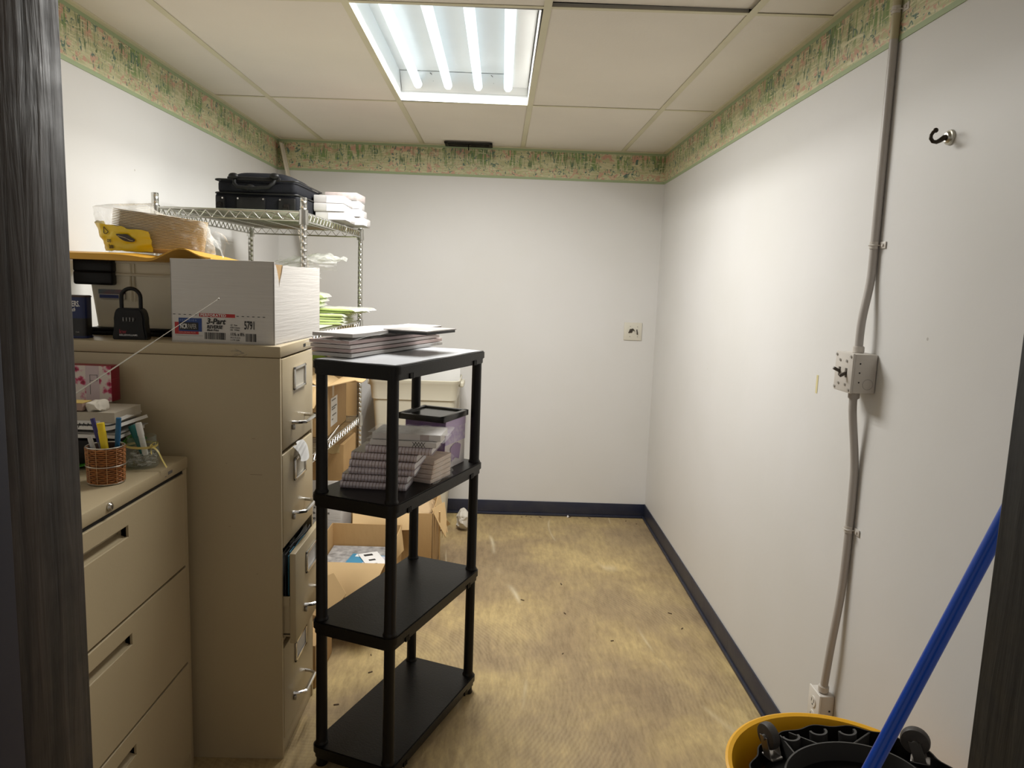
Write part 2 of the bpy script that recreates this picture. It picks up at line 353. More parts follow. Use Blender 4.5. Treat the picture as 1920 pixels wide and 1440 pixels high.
# ------------------------------------------------------------------ the room
XL, XR, YB, YF, H = -1.381, 0.982, 4.605, 0.71, 2.307
def flat(lo, hi): return MB().box(lo, hi)
struct('floor', flat((-2.2, -1.2, -0.06), (XR+0.15, YB+0.12, 0)), FLOOR)
struct('wall_back', flat((XL-0.12, YB, -0.06), (XR+0.12, YB+0.12, 2.5)), PAINT)
struct('wall_left', flat((XL-0.12, YF-0.12, -0.06), (XL, YB, 2.5)), PAINT)
struct('wall_right', flat((XR, YF-0.12, -0.06), (XR+0.12, YB, 2.5)), PAINT)
fw = MB(); fw.box((XL, YF-0.12, 0), (-0.56, YF, 2.5)); fw.box((0.665, YF-0.12, 0), (XR, YF, 2.5)); fw.box((-0.56, YF-0.12, 2.10), (0.665, YF, 2.5))
struct('wall_front', fw, PAINT)
def base(name, lo, hi, out):
    m = MB(); m.box(lo, hi, 0.004); m.box((lo[0] if out != 'x' else lo[0]-0.008, lo[1] if out != 'y' else lo[1]-0.008, 0), (hi[0], hi[1], 0.016), 0.004)
    struct(name, m, NAVY)
base('baseboard_back', (XL, YB-0.007, 0), (XR, YB, 0.094), 'y')
base('baseboard_right', (XR-0.007, YF, 0), (XR, YB-0.008, 0.098), 'x')
struct('baseboard_left', MB().box((XL, YF, 0), (XL+0.007, YB-0.008, 0.096), 0.003), NAVY)
# wallpaper border strips with their green edges
def border(name, lo, hi, axis):
    o = struct(name, MB().box(lo, hi), border_mat(axis))
    t = 0.0012
    for z0, z1 in ((lo[2]-0.004, lo[2]+0.010), (hi[2]-0.014, hi[2])):
        a, b = list(lo), list(hi); a[2], b[2] = z0, z1
        k = 0 if axis == 'Y' else 1
        a[k] -= t; b[k] += t
        put('edge_stripe', MB().box(a, b), GREENLINE, o)
border('trim_3', (XL, YB-0.0015, 2.128), (XR, YB, 2.304), 'X')
border('trim_4', (XL, YF, 2.128), (XL+0.0015, YB-0.002, 2.304), 'Y')
border('trim_5', (XR-0.0015, YF, 2.128), (XR, YB-0.002, 2.304), 'Y')
# door jambs
JD = jamb_mat('dark_stained_jamb', (0.014, 0.0105, 0.009), (0.050, 0.037, 0.029))
JG = jamb_mat('dark_grey_jamb', (0.013, 0.0125, 0.012), (0.026, 0.025, 0.023))
j1 = struct('trim_1', MB().box((-0.56, 0.607, 0), (-0.411, 0.714, 2.10), 0.003), JD)
put('door_stop', MB().box((-0.56, 0.46, 0), (-0.408, 0.606, 2.10), 0.003), mat('navy_gloss_paint', (0.006, 0.007, 0.022), 0.5, spec=0.3), j1)
struct('trim_2', MB().box((0.515, 0.46, 0), (0.665, 0.714, 2.10), 0.003), JG)
struct('trim_6', MB().box((-0.56, 0.46, 2.06), (0.665, 0.714, 2.13), 0.003), JG)

# suspended ceiling: one thing, each tile and tee a part
ceil = bpy.data.objects.new('ceiling', None); C.objects.link(ceil); ceil.location = (0, 0, H); ceil['kind'] = 'structure'
put('plenum_board', MB().box((XL-0.1, YF-0.1, 2.46), (XR+0.1, YB+0.1, 2.5)), PLENUM, ceil, world=True)
SK, TK = -0.0292, -0.0041
T0 = -1.1137
ROWS = [3.5445, 2.3247, 1.105]
def gx(i, y): return T0 + 0.61*i + TK*(y-3.5445)
def gy(k, x): return ROWS[k] + SK*x
tw = 0.012
def strip_quad(a, b, c, d, z0, z1):
    m = MB(); bm = bmesh.new()
    lo = [bm.verts.new((*p, z0)) for p in (a, b, c, d)]; hi = [bm.verts.new((*p, z1)) for p in (a, b, c, d)]
    bm.faces.new(lo[::-1]); bm.faces.new(hi)
    for k in range(4): bm.faces.new((lo[k], lo[(k+1) % 4], hi[(k+1) % 4], hi[k]))
    bmesh.ops.recalc_face_normals(bm, faces=bm.faces)
    return m._add(bm)
for i in range(4):
    m = strip_quad((gx(i, YF)-tw, YF), (gx(i, YF)+tw, YF), (gx(i, YB)+tw, YB), (gx(i, YB)-tw, YB), H, H+0.0015)
    m.box((gx(i, YF)-0.001, YF, H+0.001), (gx(i, YF)+0.001, YB, H+0.03), M=None)
    put('main_tee', m, TEE, ceil, world=True)
colx = [lambda y: XL] + [(lambda y, i=i: gx(i, y)) for i in range(4)] + [lambda y: XR]
for k in range(3):
    for cidx in range(5):
        xa, xb = colx[cidx](ROWS[k])+(tw if cidx else 0), colx[cidx+1](ROWS[k])-(tw if cidx < 4 else 0)
        hw = 0.009
        put('cross_tee', strip_quad((xa, gy(k, xa)-hw), (xb, gy(k, xb)-hw), (xb, gy(k, xb)+hw), (xa, gy(k, xa)+hw), H+0.0004, H+0.0018), TEE, ceil, world=True)
wa = MB(); wa.box((XL, YF, H-0.004), (XL+0.022, YB, H+0.0025)); wa.box((XR-0.022, YF, H-0.004), (XR, YB, H+0.0025)); wa.box((XL+0.022, YB-0.012, H-0.004), (XR-0.022, YB, H+0.0025))
put('wall_angle', wa, TEE, ceil, world=True)
for k in range(4):
    for cidx in range(5):
        if k == 1 and cidx == 2: continue           # the light sits in this bay
        yt = (lambda x: YB) if k == 0 else (lambda x, k=k: gy(k-1, x))
        yb = (lambda x: YF) if k == 3 else (lambda x, k=k: gy(k, x))
        ym = (yt(0)+yb(0))/2; xa, xb = colx[cidx](ym)+0.006, colx[cidx+1](ym)-0.006
        lift = random.uniform(0.0025, 0.004)
        m = MB(); bm = bmesh.new()
        tl = 0.006 if (k == 2 and cidx in (3,)) else 0.0
        g = 0.004
        pts = [(xa, yb(xa)+g), (xb, yb(xb)+g), (xb, yt(xb)-g-tl*0.7), (xa, yt(xa)-g-tl*2.2)]
        lo = [bm.verts.new((*p, H+lift+(tl*1.6 if q >= 2 else 0))) for q, p in enumerate(pts)]; hi = [bm.verts.new((*p, H+lift+0.014+(tl*1.6 if q >= 2 else 0))) for q, p in enumerate(pts)]
        bm.faces.new(lo[::-1]); bm.faces.new(hi)
        for q in range(4): bm.faces.new((lo[q], lo[(q+1) % 4], hi[(q+1) % 4], hi[q]))
        bmesh.ops.recalc_face_normals(bm, faces=bm.faces); m._add(bm)
        put('ceiling_tile', m, TILE, ceil, world=True, smooth=False)

# ------------------------------------------------------------------ fluorescent light
def troffer():
    t = thing('fluorescent_light', 'lit recessed ceiling light with four bare fluorescent tubes', 'ceiling light', (-0.199, 2.945, H), 0.0)
    x0, x1, y0, y1 = -0.4895, 0.0925, 2.345, 3.532
    m = MB(); d = 0.115
    m.box((x0, y0, H+d), (x1, y1, H+d+0.004)); m.box((x0-0.003, y0, H+0.001), (x0, y1, H+d)); m.box((x1, y0, H+0.001), (x1+0.003, y1, H+d))
    m.box((x0, y0-0.003, H+0.001), (x1, y0, H+d)); m.box((x0, y1, H+0.001), (x1, y1+0.003, H+d))
    put('housing', m, WHITE_METAL, t, world=True)
    for ya, yb, sgn in ((y1-0.075, y1-0.001, 1), (y0+0.001, y0+0.075, -1)):
        yi = ya if sgn > 0 else yb
        yo = yb if sgn > 0 else ya
        put('end_plate', MB().sheet(lambda u, v: (x0+0.002+(x1-x0-0.004)*u, yi+(yo-yi)*v, H+0.112-0.070*v), 1, 1, 0.002), WHITE_METAL, t, world=True)
    put('ballast_cover', MB().box((x1-0.075, y0+0.08, H+0.055), (x1-0.002, y1-0.08, H+0.112), 0.008), WHITE_METAL, t, world=True)
    for k, x in enumerate((-0.407, -0.271, -0.134, 0.001)):
        tb = MB(); tb.cyl((x, y0+0.05, H+0.060), (x, y1-0.055, H+0.060), 0.019, n=20, bev=0.006)
        put('tube', tb, TUBE, t, world=True)
        la = bpy.data.lights.new('tube_light', 'AREA'); la.shape = 'RECTANGLE'; la.size = 0.030; la.size_y = 1.06  # added one-sided strip below the tube: lights the room, keeps the housing dimmer
        la.energy = LAMP_WATTS; la.color = (1.0, 0.985, 0.945)
        lo = bpy.data.objects.new('tube_light', la); C.objects.link(lo); lo.location = (x, (y0+y1)/2, H+0.0395)
        for yy in (y0+0.035, y1-0.052): put('lamp_holder', MB().box((x-0.012, yy, H+0.045), (x+0.012, yy+0.016, H+0.10), 0.003), WHITE_METAL, t, world=True)
    for x in (-0.34, -0.065):
        put('screw', MB().cyl((x, y1-0.032, H+0.078), (x, y1-0.040, H+0.084), 0.004, n=10), STEEL, t, world=True)
        put('wire', MB().tube([(x, y1-0.04, H+0.08), (x+0.001, y1-0.055, H+0.10), (x-0.012, y1-0.075, H+0.106)], 0.0015, 6), GREYINK, t, world=True)
troffer()

def vent():
    t = thing('ceiling_vent', 'small black metal air register in the ceiling by the back wall', 'vent', (-0.222, 4.53, H))
    VB = mat('black_register_metal', (0.008, 0.0075, 0.007), 0.5, spec=0.25)
    m = MB(); x0, x1, y0, y1 = -0.365, -0.08, 4.462, 4.592; z0, z1 = H-0.010, H-0.004
    m.box((x0, y0, z0), (x1, y0+0.018, z1), 0.002); m.box((x0, y1-0.018, z0), (x1, y1, z1), 0.002); m.box((x0, y0, z0), (x0+0.02, y1, z1), 0.002); m.box((x1-0.02, y0, z0), (x1, y1, z1), 0.002)
    put('frame', m, VB, t, world=True)
    for k in range(5):
        y = y0+0.025+k*0.016
        put('louvre', MB().box((x0+0.018, -0.006, -0.0006), (x1-0.018, 0.006, 0.0006), M=TR(0, y, H-0.004) @ RX(0.5)), VB, t, world=True)
    put('lever', MB().tube([(-0.222, 4.52, H-0.005), (-0.222, 4.515, H-0.03), (-0.221, 4.512, H-0.042)], 0.003, 8), VB, t, world=True)
vent()

# ------------------------------------------------------------------ things on the walls
def conduit():
    t = thing('conduit', 'painted grey electrical conduit pipe running down the right wall', 'pipe', (0.968, 1.93, 0.365))
    xs, r = 0.9705, 0.0105
    up = [(xs, 1.934, 2.13), (xs, 1.931, 1.85), (xs, 1.928, 1.60), (xs-0.003, 1.925, 1.52), (0.952, 1.918, 1.42), (0.950, 1.916, 1.336)]
    dn = [(0.950, 1.917, 1.234), (0.951, 1.917, 1.18), (xs-0.003, 1.914, 1.05), (xs, 1.912, 0.96), (xs, 1.912, 0.78), (xs-0.003, 1.914, 0.66), (0.958, 1.922, 0.50), (0.957, 1.938, 0.365)]
    def smooth(p, k=6):
        P = [Vector(q) for q in p]; P = [P[0]]+P+[P[-1]]; out = []
        for i in range(1, len(P)-2):
            for j in range(k):
                s = j/k; a, b, c, d = P[i-1], P[i], P[i+1], P[i+2]
                out.append(0.5*((2*b)+(c-a)*s+(2*a-5*b+4*c-d)*s*s+(3*b-a-3*c+d)*s**3))
        return out+[P[-1]]
    put('upper_pipe', MB().tube(smooth(up), r, 14), GREYPAINT, t, world=True)
    put('painted_pipe_top', MB().tube([(xs, 1.934, 2.13), (xs, 1.934, 2.30)], r+0.0004, 14), mat('aged_yellow_paint', (0.47, 0.42, 0.27), 0.45), t, world=True, label='yellowed pipe end crossing the wallpaper border')
    put('lower_pipe', MB().tube(smooth(dn), r, 14), GREYPAINT, t, world=True)
    for z, y in ((1.618, 1.928), (0.855, 1.912), (2.20, 1.934)):
        m = MB(); m.tube([(XR-0.001, y+0.012, z), (xs-0.006, y+0.0125, z), (xs-0.0125, y+0.006, z), (xs-0.0128, y-0.004, z), (xs-0.008, y-0.0118, z), (XR-0.003, y-0.0135, z)], 0.0018, 6)
        m.sheet(lambda u, v: (xs+math.cos(PI*(0.42+1.16*u))*0.0125, y+math.sin(PI*(0.42+1.16*u))*0.0125, z-0.009+0.018*v), 12, 1, 0.0015)
        m.box((XR-0.0035, y-0.040, z-0.009), (XR-0.001, y-0.010, z+0.009), 0.001); m.cyl((XR-0.006, y-0.027, z), (XR-0.002, y-0.027, z), 0.004, n=8)
        put('strap', m, OFFWHITE, t, world=True)
    for z0, z1, x, y in ((1.336, 1.355, 0.950, 1.916), (1.214, 1.234, 0.950, 1.917), (0.364, 0.384, 0.957, 1.937)):
        put('connector', MB().cyl((x, y, z0), (x, y, z1), 0.0145, n=16, bev=0.002), OFFWHITE if z0 > 1.3 or z0 < 1 else GREYPAINT, t, world=True)
conduit()

def switch_box():
    t = thing('switch_box', 'surface-mounted metal box with two toggle switches on the right wall', 'switch', (XR, 1.918, 1.284))
    put('box', MB().box((0.921, 1.870, 1.234), (XR-0.001, 1.966, 1.337), 0.004), OFFWHITE, t, world=True)
    put('cover_plate', MB().box((0.915, 1.869, 1.233), (0.922, 1.967, 1.338), 0.003), OFFWHITE, t, world=True)
    for y, z in ((1.878, 1.329), (1.958, 1.329), (1.878, 1.242), (1.958, 1.242), (1.900, 1.316), (1.937, 1.316), (1.900, 1.254), (1.937, 1.254)):
        put('screw', MB().cyl((0.9125, y, z), (0.916, y, z), 0.0035, n=8), STEEL, t, world=True)
    for y, a in ((1.900, -0.5), (1.937, 0.45)):
        m = MB(); m.box((0.9135, y-0.005, 1.273), (0.9155, y+0.005, 1.297), 0.0005); m.box((-0.019, -0.0035, -0.004), (0.004, 0.0035, 0.004), 0.0012, M=TR(0.915, y, 1.285) @ RY(a))
        put('toggle', m, mat('brown_toggle', (0.07, 0.055, 0.04), 0.45), t, world=True)
    for z in (1.312, 1.288, 1.263): put('screw_hole', MB().cyl((0.936, 1.8695, z), (0.936, 1.871, z), 0.0022, n=8), INK, t, world=True)
    ko = MB(); ko.lathe([(0.0125, 0), (0.0135, 0.0005), (0.0145, 0)], 24, M=TR(0.960, 1.8698, 1.258) @ RX(PI/2))
    put('knockout', ko, GREYPAINT, t, world=True)
switch_box()

def outlet():
    t = thing('outlet_box', 'surface-mounted power outlet box low on the right wall', 'outlet', (XR, 1.946, 0.29))
    put('box', MB().box((0.941, 1.913, 0.252), (XR-0.001, 1.980, 0.362), 0.005), OFFWHITE, t, world=True)
    put('cover_plate', MB().box((0.936, 1.911, 0.250), (0.942, 1.982, 0.364), 0.003), mat('white_plate', (0.74, 0.71, 0.66), 0.4), t, world=True)
    for z in (0.328, 0.285):
        o = put('receptacle', MB().cyl((0.9335, 1.9465, z), (0.937, 1.9465, z), 0.0165, n=20, bev=0.001), mat('white_plate', (0.74, 0.71, 0.66), 0.4), t, world=True)
        s = MB(); s.box((0.9330, 1.9385, z-0.001), (0.9340, 1.9405, z+0.009)); s.box((0.9330, 1.9525, z-0.001), (0.9340, 1.9545, z+0.008)); s.cyl((0.9330, 1.9465, z-0.008), (0.9340, 1.9465, z-0.008), 0.0026, n=10)
        put('slots', s, INK, o, world=True)
    put('screw_hole', MB().cyl((0.968, 1.9125, 0.318), (0.968, 1.914, 0.318), 0.003, n=8), INK, t, world=True)
outlet()

def wall_hook():
    t = thing('wall_hook', 'dark S-shaped hook on a round metal base, high on the right wall', 'hook', (XR, 1.662, 1.84))
    put('base', MB().lathe([(0.0, 0.011), (0.010, 0.011), (0.012, 0.008), (0.013, 0.006), (0.016, 0.005), (0.017, 0.0)], 24, M=TR(XR-0.0005, 1.662, 1.84) @ RY(-PI/2)), mat('old_nickel', (0.50, 0.48, 0.42), 0.3, 1.0), t, world=True)
    pts = [(XR-0.006, 1.662, 1.840), (XR-0.015, 1.662, 1.839), (XR-0.023, 1.662, 1.833), (XR-0.031, 1.662, 1.829), (XR-0.039, 1.662, 1.830), (XR-0.044, 1.662, 1.836), (XR-0.044, 1.662, 1.843), (XR-0.040, 1.662, 1.850), (XR-0.036, 1.662, 1.853)]
    m = MB().tube(pts, 0.004, 10, radii=[0.007, 0.006, 0.0052, 0.0045, 0.0042, 0.004, 0.0038, 0.0038, 0.004]); m.sphere((XR-0.035, 1.662, 1.854), 0.0055, n=8)
    put('hook', m, mat('blackened_brass', (0.045, 0.035, 0.025), 0.35, 0.7), t, world=True)
wall_hook()

def back_switch():
    t = thing('switch_plate', 'white double switch plate with broken toggles on the back wall', 'switch', (0.838, YB, 1.216))
    put('plate', MB().box((0.782, YB-0.007, 1.160), (0.895, YB-0.0005, 1.272), 0.003), mat('ivory_plate', (0.66, 0.63, 0.54), 0.4), t, world=True)
    m = MB().sphere((0.825, YB-0.010, 1.220), 0.010, (1.1, 0.5, 1.3), 8); m.tube([(0.812, YB-0.009, 1.207), (0.822, YB-0.014, 1.226), (0.835, YB-0.014, 1.232), (0.845, YB-0.013, 1.222)], 0.004, 8)
    put('toggle', m, mat('burnt_brown', (0.05, 0.04, 0.03), 0.5), t, world=True)
    m = MB().tube([(0.862, YB-0.008, 1.228), (0.863, YB-0.016, 1.214), (0.866, YB-0.012, 1.198)], 0.0035, 8)
    put('toggle', m, mat('burnt_brown', (0.05, 0.04, 0.03), 0.5), t, world=True)
    for x, z in ((0.82, 1.248), (0.866, 1.246), (0.82, 1.184), (0.868, 1.184)): put('screw', MB().cyl((x, YB-0.0082, z), (x, YB-0.006, z), 0.003, n=8), STEEL, t, world=True)
back_switch()
solo('tape_scrap', MB().box((-0.0006, -0.006, -0.028), (0, 0.006, 0.028)), mat('aged_tape', (0.66, 0.58, 0.30), 0.5), 'short yellowed strip of tape stuck on the right wall', 'tape', (XR-0.0004, 2.218, 1.213))

# ------------------------------------------------------------------ black plastic shelving unit
SH_O, SH_A, SH_W, SH_L = (-0.505, 2.086), -0.397, 0.2357, 0.551
SH_Z = [0.0707, 0.4718, 0.8645, 1.254]
SHM = TR(SH_O[0], SH_O[1], 0) @ RZ(SH_A)
def shelving():
    t = thing('shelving_unit', 'black plastic four-tier shelving unit standing on the bare floor', 'shelf', (SH_O[0], SH_O[1], 0), SH_A)
    w, l, r = SH_W, SH_L, 0.0255
    for z in SH_Z:
        m = MB(); m.prism(rrect(-r, -r, w+r, l+r, 0.027), z-0.026, z, bev=0.003)
        m.prism(rrect(-r+0.005, -r+0.005, w+r-0.005, l+r-0.005, 0.022), z-0.042, z-0.022, bev=0.002)
        for y in (0.055, 0.063, 0.071, l-0.055, l-0.063, l-0.071):
            m.box((w+r-0.008, y-0.002, z-0.042), (w+r-0.001, y+0.002, z-0.026)); m.box((-r+0.001, y-0.002, z-0.042), (-r+0.008, y+0.002, z-0.026))
        put('shelf', m, BLACK, t)
    for i, (x, y) in enumerate(((0, 0), (w, 0), (w, l), (0, l))):
        put('foot', MB().lathe([(0, 0), (0.017, 0), (0.0185, 0.004), (0.016, 0.012), (0.016, SH_Z[0]-0.041), (0, SH_Z[0]-0.041)], 20, M=TR(x, y, 0)), BLACK, t)
        for a, b in zip(SH_Z, SH_Z[1:]):
            put('leg', MB().lathe([(0, a-0.001), (0.0205, a-0.001), (0.0205, a+0.003), (0.0185, a+0.006), (0.0172, a+0.010), (0.0162, b-0.041), (0, b-0.041)], 20, M=TR(x, y, 0)), BLACK, t)
shelving()

# ------------------------------------------------------------------ tall filing cabinet
def tall_cabinet():
    t = thing('filing_cabinet', 'tall putty-coloured four-drawer metal filing cabinet', 'filing cabinet', (-0.964, 2.283, 0))
    x0, x1, y0, y1, h = -1.30, -0.628, 2.100, 2.466, 1.284
    m = MB()
    m.box((x0, y0, 0), (x1, y0+0.014, 1.2495), 0.002); m.box((x0, y1-0.014, 0), (x1, y1, 1.2495), 0.002); m.box((x0, y0+0.01, 0.01), (x0+0.01, y1-0.01, 1.2495))
    m.box((x0, y0+0.01, 0), (x1-0.004, y1-0.01, 0.052), 0.002)
    for z in (0.963, 0.662, 0.360): m.box((x1-0.03, y0+0.01, z), (x1-0.012, y1-0.01, z+0.011))
    put('body', m, PUTTY, t, world=True)
    put('top', MB().box((x0-0.001, y0-0.0015, 1.2505), (x1+0.0015, y1+0.0015, h), 0.004), PUTTY, t, world=True)
    mk = MB(); mk.box((x1+0.0012, 2.345, 1.262), (x1+0.002, 2.372, 1.272)); put('emblem', mk, INK, t, world=True)
    sc_ = MB()
    for k in range(9):
        a = random.uniform(-0.5, 0.5); L_ = random.uniform(0.004, 0.012)
        sc_.box((-L_, 0, -0.0004), (L_, 0.0006, 0.0004), M=TR(-0.74+random.uniform(-0.018, 0.022), y0-0.0019, 1.262+random.uniform(-0.009, 0.008)) @ RY(a))
    put('scuff', sc_, GREYINK, t, world=True)
    for x, z, L_ in ((-0.706, 1.012, 0.010), (-0.786, 0.936, 0.004), (-0.70, 0.60, 0.005), (-0.78, 0.745, 0.006), (-0.70, 0.905, 0.035)):
        put('scratch', MB().box((-L_/2, 0, -0.0005), (L_/2, 0.0006, 0.0005), M=TR(x, y0-0.0004, z) @ RY(random.uniform(-0.15, 0.15))), mat('faint_scratch', (0.22, 0.17, 0.11), 0.6), t, world=True)
    for k, (za, zb) in enumerate(((0.975, 1.246), (0.675, 0.961), (0.373, 0.659), (0.062, 0.357))):
        dx = 0.036 if k == 2 else 0.0
        d = MB(); xa, xb = x1-0.017+dx, x1+0.0015+dx
        d.box((xa, y0+0.016, za), (xb, y1-0.016, zb), 0.003)
        d.box((x0+0.03+dx, y0+0.022, za+0.03), (xa, y0+0.024, za+0.13)); d.box((x0+0.03+dx, y1-0.024, za+0.03), (xa, y1-0.022, za+0.13))
        d.box((x0+0.03+dx, y0+0.022, za+0.02), (xa, y1-0.022, za+0.024))
        d.box((x0+0.03+dx, y0+0.016, za+0.12), (xa, y0+0.021, za+0.15))
        dr = put('drawer', d, PUTTY_L if False else PUTTY, t, world=True)
        X = xb; yc = 2.297; zl = zb-0.072
        f = MB(); a, b = yc-0.068, yc+0.062
        f.box((X, a, zl-0.036), (X+0.006, b, zl-0.027), 0.002); f.box((X, a, zl+0.027), (X+0.006, b, zl+0.036), 0.002); f.box((X, a, zl-0.036), (X+0.006, a+0.010, zl+0.036), 0.002); f.box((X, b-0.010, zl-0.036), (X+0.006, b, zl+0.036), 0.002)
        put('label_holder', f, CHROME, dr, world=True)
        put('label_card', MB().box((X-0.0005, a+0.006, zl-0.03), (X+0.0012, b-0.006, zl+0.03)), mat('drawer_card', (0.50, 0.46, 0.38), 0.6) if k < 2 else mat('white_card', (0.72, 0.71, 0.70), 0.6), dr, world=True)
        zh = zb-0.205; hy0, hy1 = yc-0.082, yc+0.062
        hm = MB()
        hm.tube([(X-0.001, hy0, zh), (X+0.018, hy0+0.004, zh), (X+0.036, hy0+0.016, zh), (X+0.038, hy0+0.022, zh), (X+0.038, hy1-0.022, zh), (X+0.036, hy1-0.016, zh), (X+0.018, hy1-0.004, zh), (X-0.001, hy1, zh)], 0.0055, 8)
        hm.box((X+0.030, hy0+0.02, zh-0.004), (X+0.042, hy1-0.02, zh+0.004), 0.002)
        put('handle', hm, CHROME, dr, world=True)
        put('latch', MB().box((X, hy0-0.006, zh-0.022), (X+0.010, hy0+0.005, zh-0.006), 0.003), STEEL, dr, world=True)
    # folders in the open third drawer
    cols = [('teal', (0.02, 0.13, 0.20)), ('black', (0.02, 0.02, 0.022)), ('grey', (0.22, 0.22, 0.21)), ('black', (0.02, 0.02, 0.022)), ('grey', (0.30, 0.30, 0.28)), ('teal', (0.02, 0.13, 0.20))]
    places = ['teal hanging folder just behind the open drawer front', 'black hanging folder behind the foremost teal one', 'grey hanging folder behind the foremost black one', 'black hanging folder between two grey ones', 'light grey hanging folder near the back of the open row', 'teal hanging folder rearmost in the open drawer']
    for k, (cn, cc) in enumerate(cols):
        x = -0.617-0.011*k
        m = MB(); m.sheet(lambda u, v: (x+0.002*math.sin(u*9+k), 2.128+0.30*u, 0.404+0.243*v+(0.004*math.sin(u*5+k) if v > 0.5 else 0)), 10, 2, 0.0022)
        m.box((x-0.0025, 2.15+0.04*k, 0.640), (x+0.001, 2.20+0.04*k, 0.652))
        solo('hanging_folder', m, mat('folder_'+cn + ('_pale' if cc[0] > 0.25 else ''), cc, 0.6), places[k], 'folder', group='folders in the open drawer')
    # crumpled paper caught above the second drawer
    m = MB(); m.sheet(lambda u, v: (x1+0.004+0.022*v+0.006*math.sin(u*7+v*3), 2.205+0.105*u+0.01*v, 0.968-0.052*v*(0.45+0.55*math.sin(u*2.6+0.3))-0.008*v), 14, 8, 0.001)
    solo('paper_scrap', m, WHITE, 'crumpled white paper sticking out between the top two drawers', 'paper')
tall_cabinet()

# ------------------------------------------------------------------ lateral filing cabinet
def lateral():
    t = thing('filing_cabinet', 'low wide putty-coloured filing cabinet with recessed drawer pulls', 'filing cabinet', (-1.11, 1.60, 0))
    x0, x1, y0, y1, h = -1.345, -0.880, 1.14, 2.056, 0.965
    m = MB(); m.box((x0, y0, 0), (x1-0.003, y0+0.022, 0.93), 0.002); m.box((x0, y1-0.024, 0), (x1-0.003, y1, 0.93), 0.002); m.box((x0, y0+0.01, 0.01), (x0+0.01, y1-0.01, 0.93)); m.box((x0, y0+0.01, 0), (x1-0.006, y1-0.01, 0.058))
    m.box((x0+0.005, y0+0.01, 0.05), (x1-0.03, y1-0.02, 0.925))
    put('body', m, PUTTY, t, world=True)
    put('top', MB().box((x0-0.001, y0-0.001, 0.931), (x1+0.001, y1+0.001, h), 0.005), PUTTY, t, world=True)
    put('gap_strip', MB().box((x1-0.03, y0+0.02, 0.920), (x1-0.006, y1-0.02, 0.9315)), DARK, t, world=True)
    ra, rb = 1.475, 1.715
    for za, zb in ((0.652, 0.9205), (0.357, 0.645), (0.063, 0.350)):
        d = MB(); xa, xb = x1-0.018, x1; ya, yb = y0+0.024, y1-0.026; z1, z0 = zb-0.045, zb-0.073
        d.box((xa, ya, za), (xb, yb, z0), 0.002); d.box((xa, ya, z1), (xb, yb, zb), 0.002); d.box((xa, ya, z0-0.002), (xb, ra, z1+0.002), 0.0); d.box((xa, rb, z0-0.002), (xb, yb, z1+0.002), 0.0)
        dr = put('drawer', d, PUTTY, t, world=True, smooth=False)
        rm = MB(); rm.box((xa-0.012, ra-0.002, z0-0.004), (xa-0.010, rb+0.002, z1+0.004)); rm.box((xa-0.012, rb, z0-0.004), (xa+0.012, rb+0.002, z1+0.004))
        rm.sheet(lambda u, v: (xa-0.011+0.028*v, ra+(rb-ra)*u, z0-0.001-0.002*v+0.008*(1-v)), 1, 3, 0.002)
        put('recessed_pull', rm, PUTTY, dr, world=True, smooth=False)
        if za == 0.357: put('sticker', MB().box((xa-0.0095, ra+0.01, z0-0.001), (xa-0.0085, 1.575, z1+0.001)), mat('orange_brown_sticker', (0.26, 0.07, 0.012), 0.6), dr, world=True)
    lk = MB(); lk.cyl((x1, 1.632, 0.9475), (x1+0.006, 1.632, 0.9475), 0.0115, n=24, bev=0.002); lk.cyl((x1+0.005, 1.632, 0.9475), (x1+0.008, 1.632, 0.9475), 0.008, n=20, bev=0.001)
    lo = put('lock', lk, CHROME, t, world=True); put('keyway', MB().box((x1+0.0078, 1.6312, 0.943), (x1+0.0086, 1.6328, 0.952)), INK, lo, world=True)
    em = MB(); em.box((x1+0.0008, 1.93, 0.944), (x1+0.0016, 1.955, 0.952)); em.box((x1+0.0008, 1.912, 0.942), (x1+0.0016, 1.920, 0.9435)); put('emblem', em, GREYINK, t, world=True)
lateral()
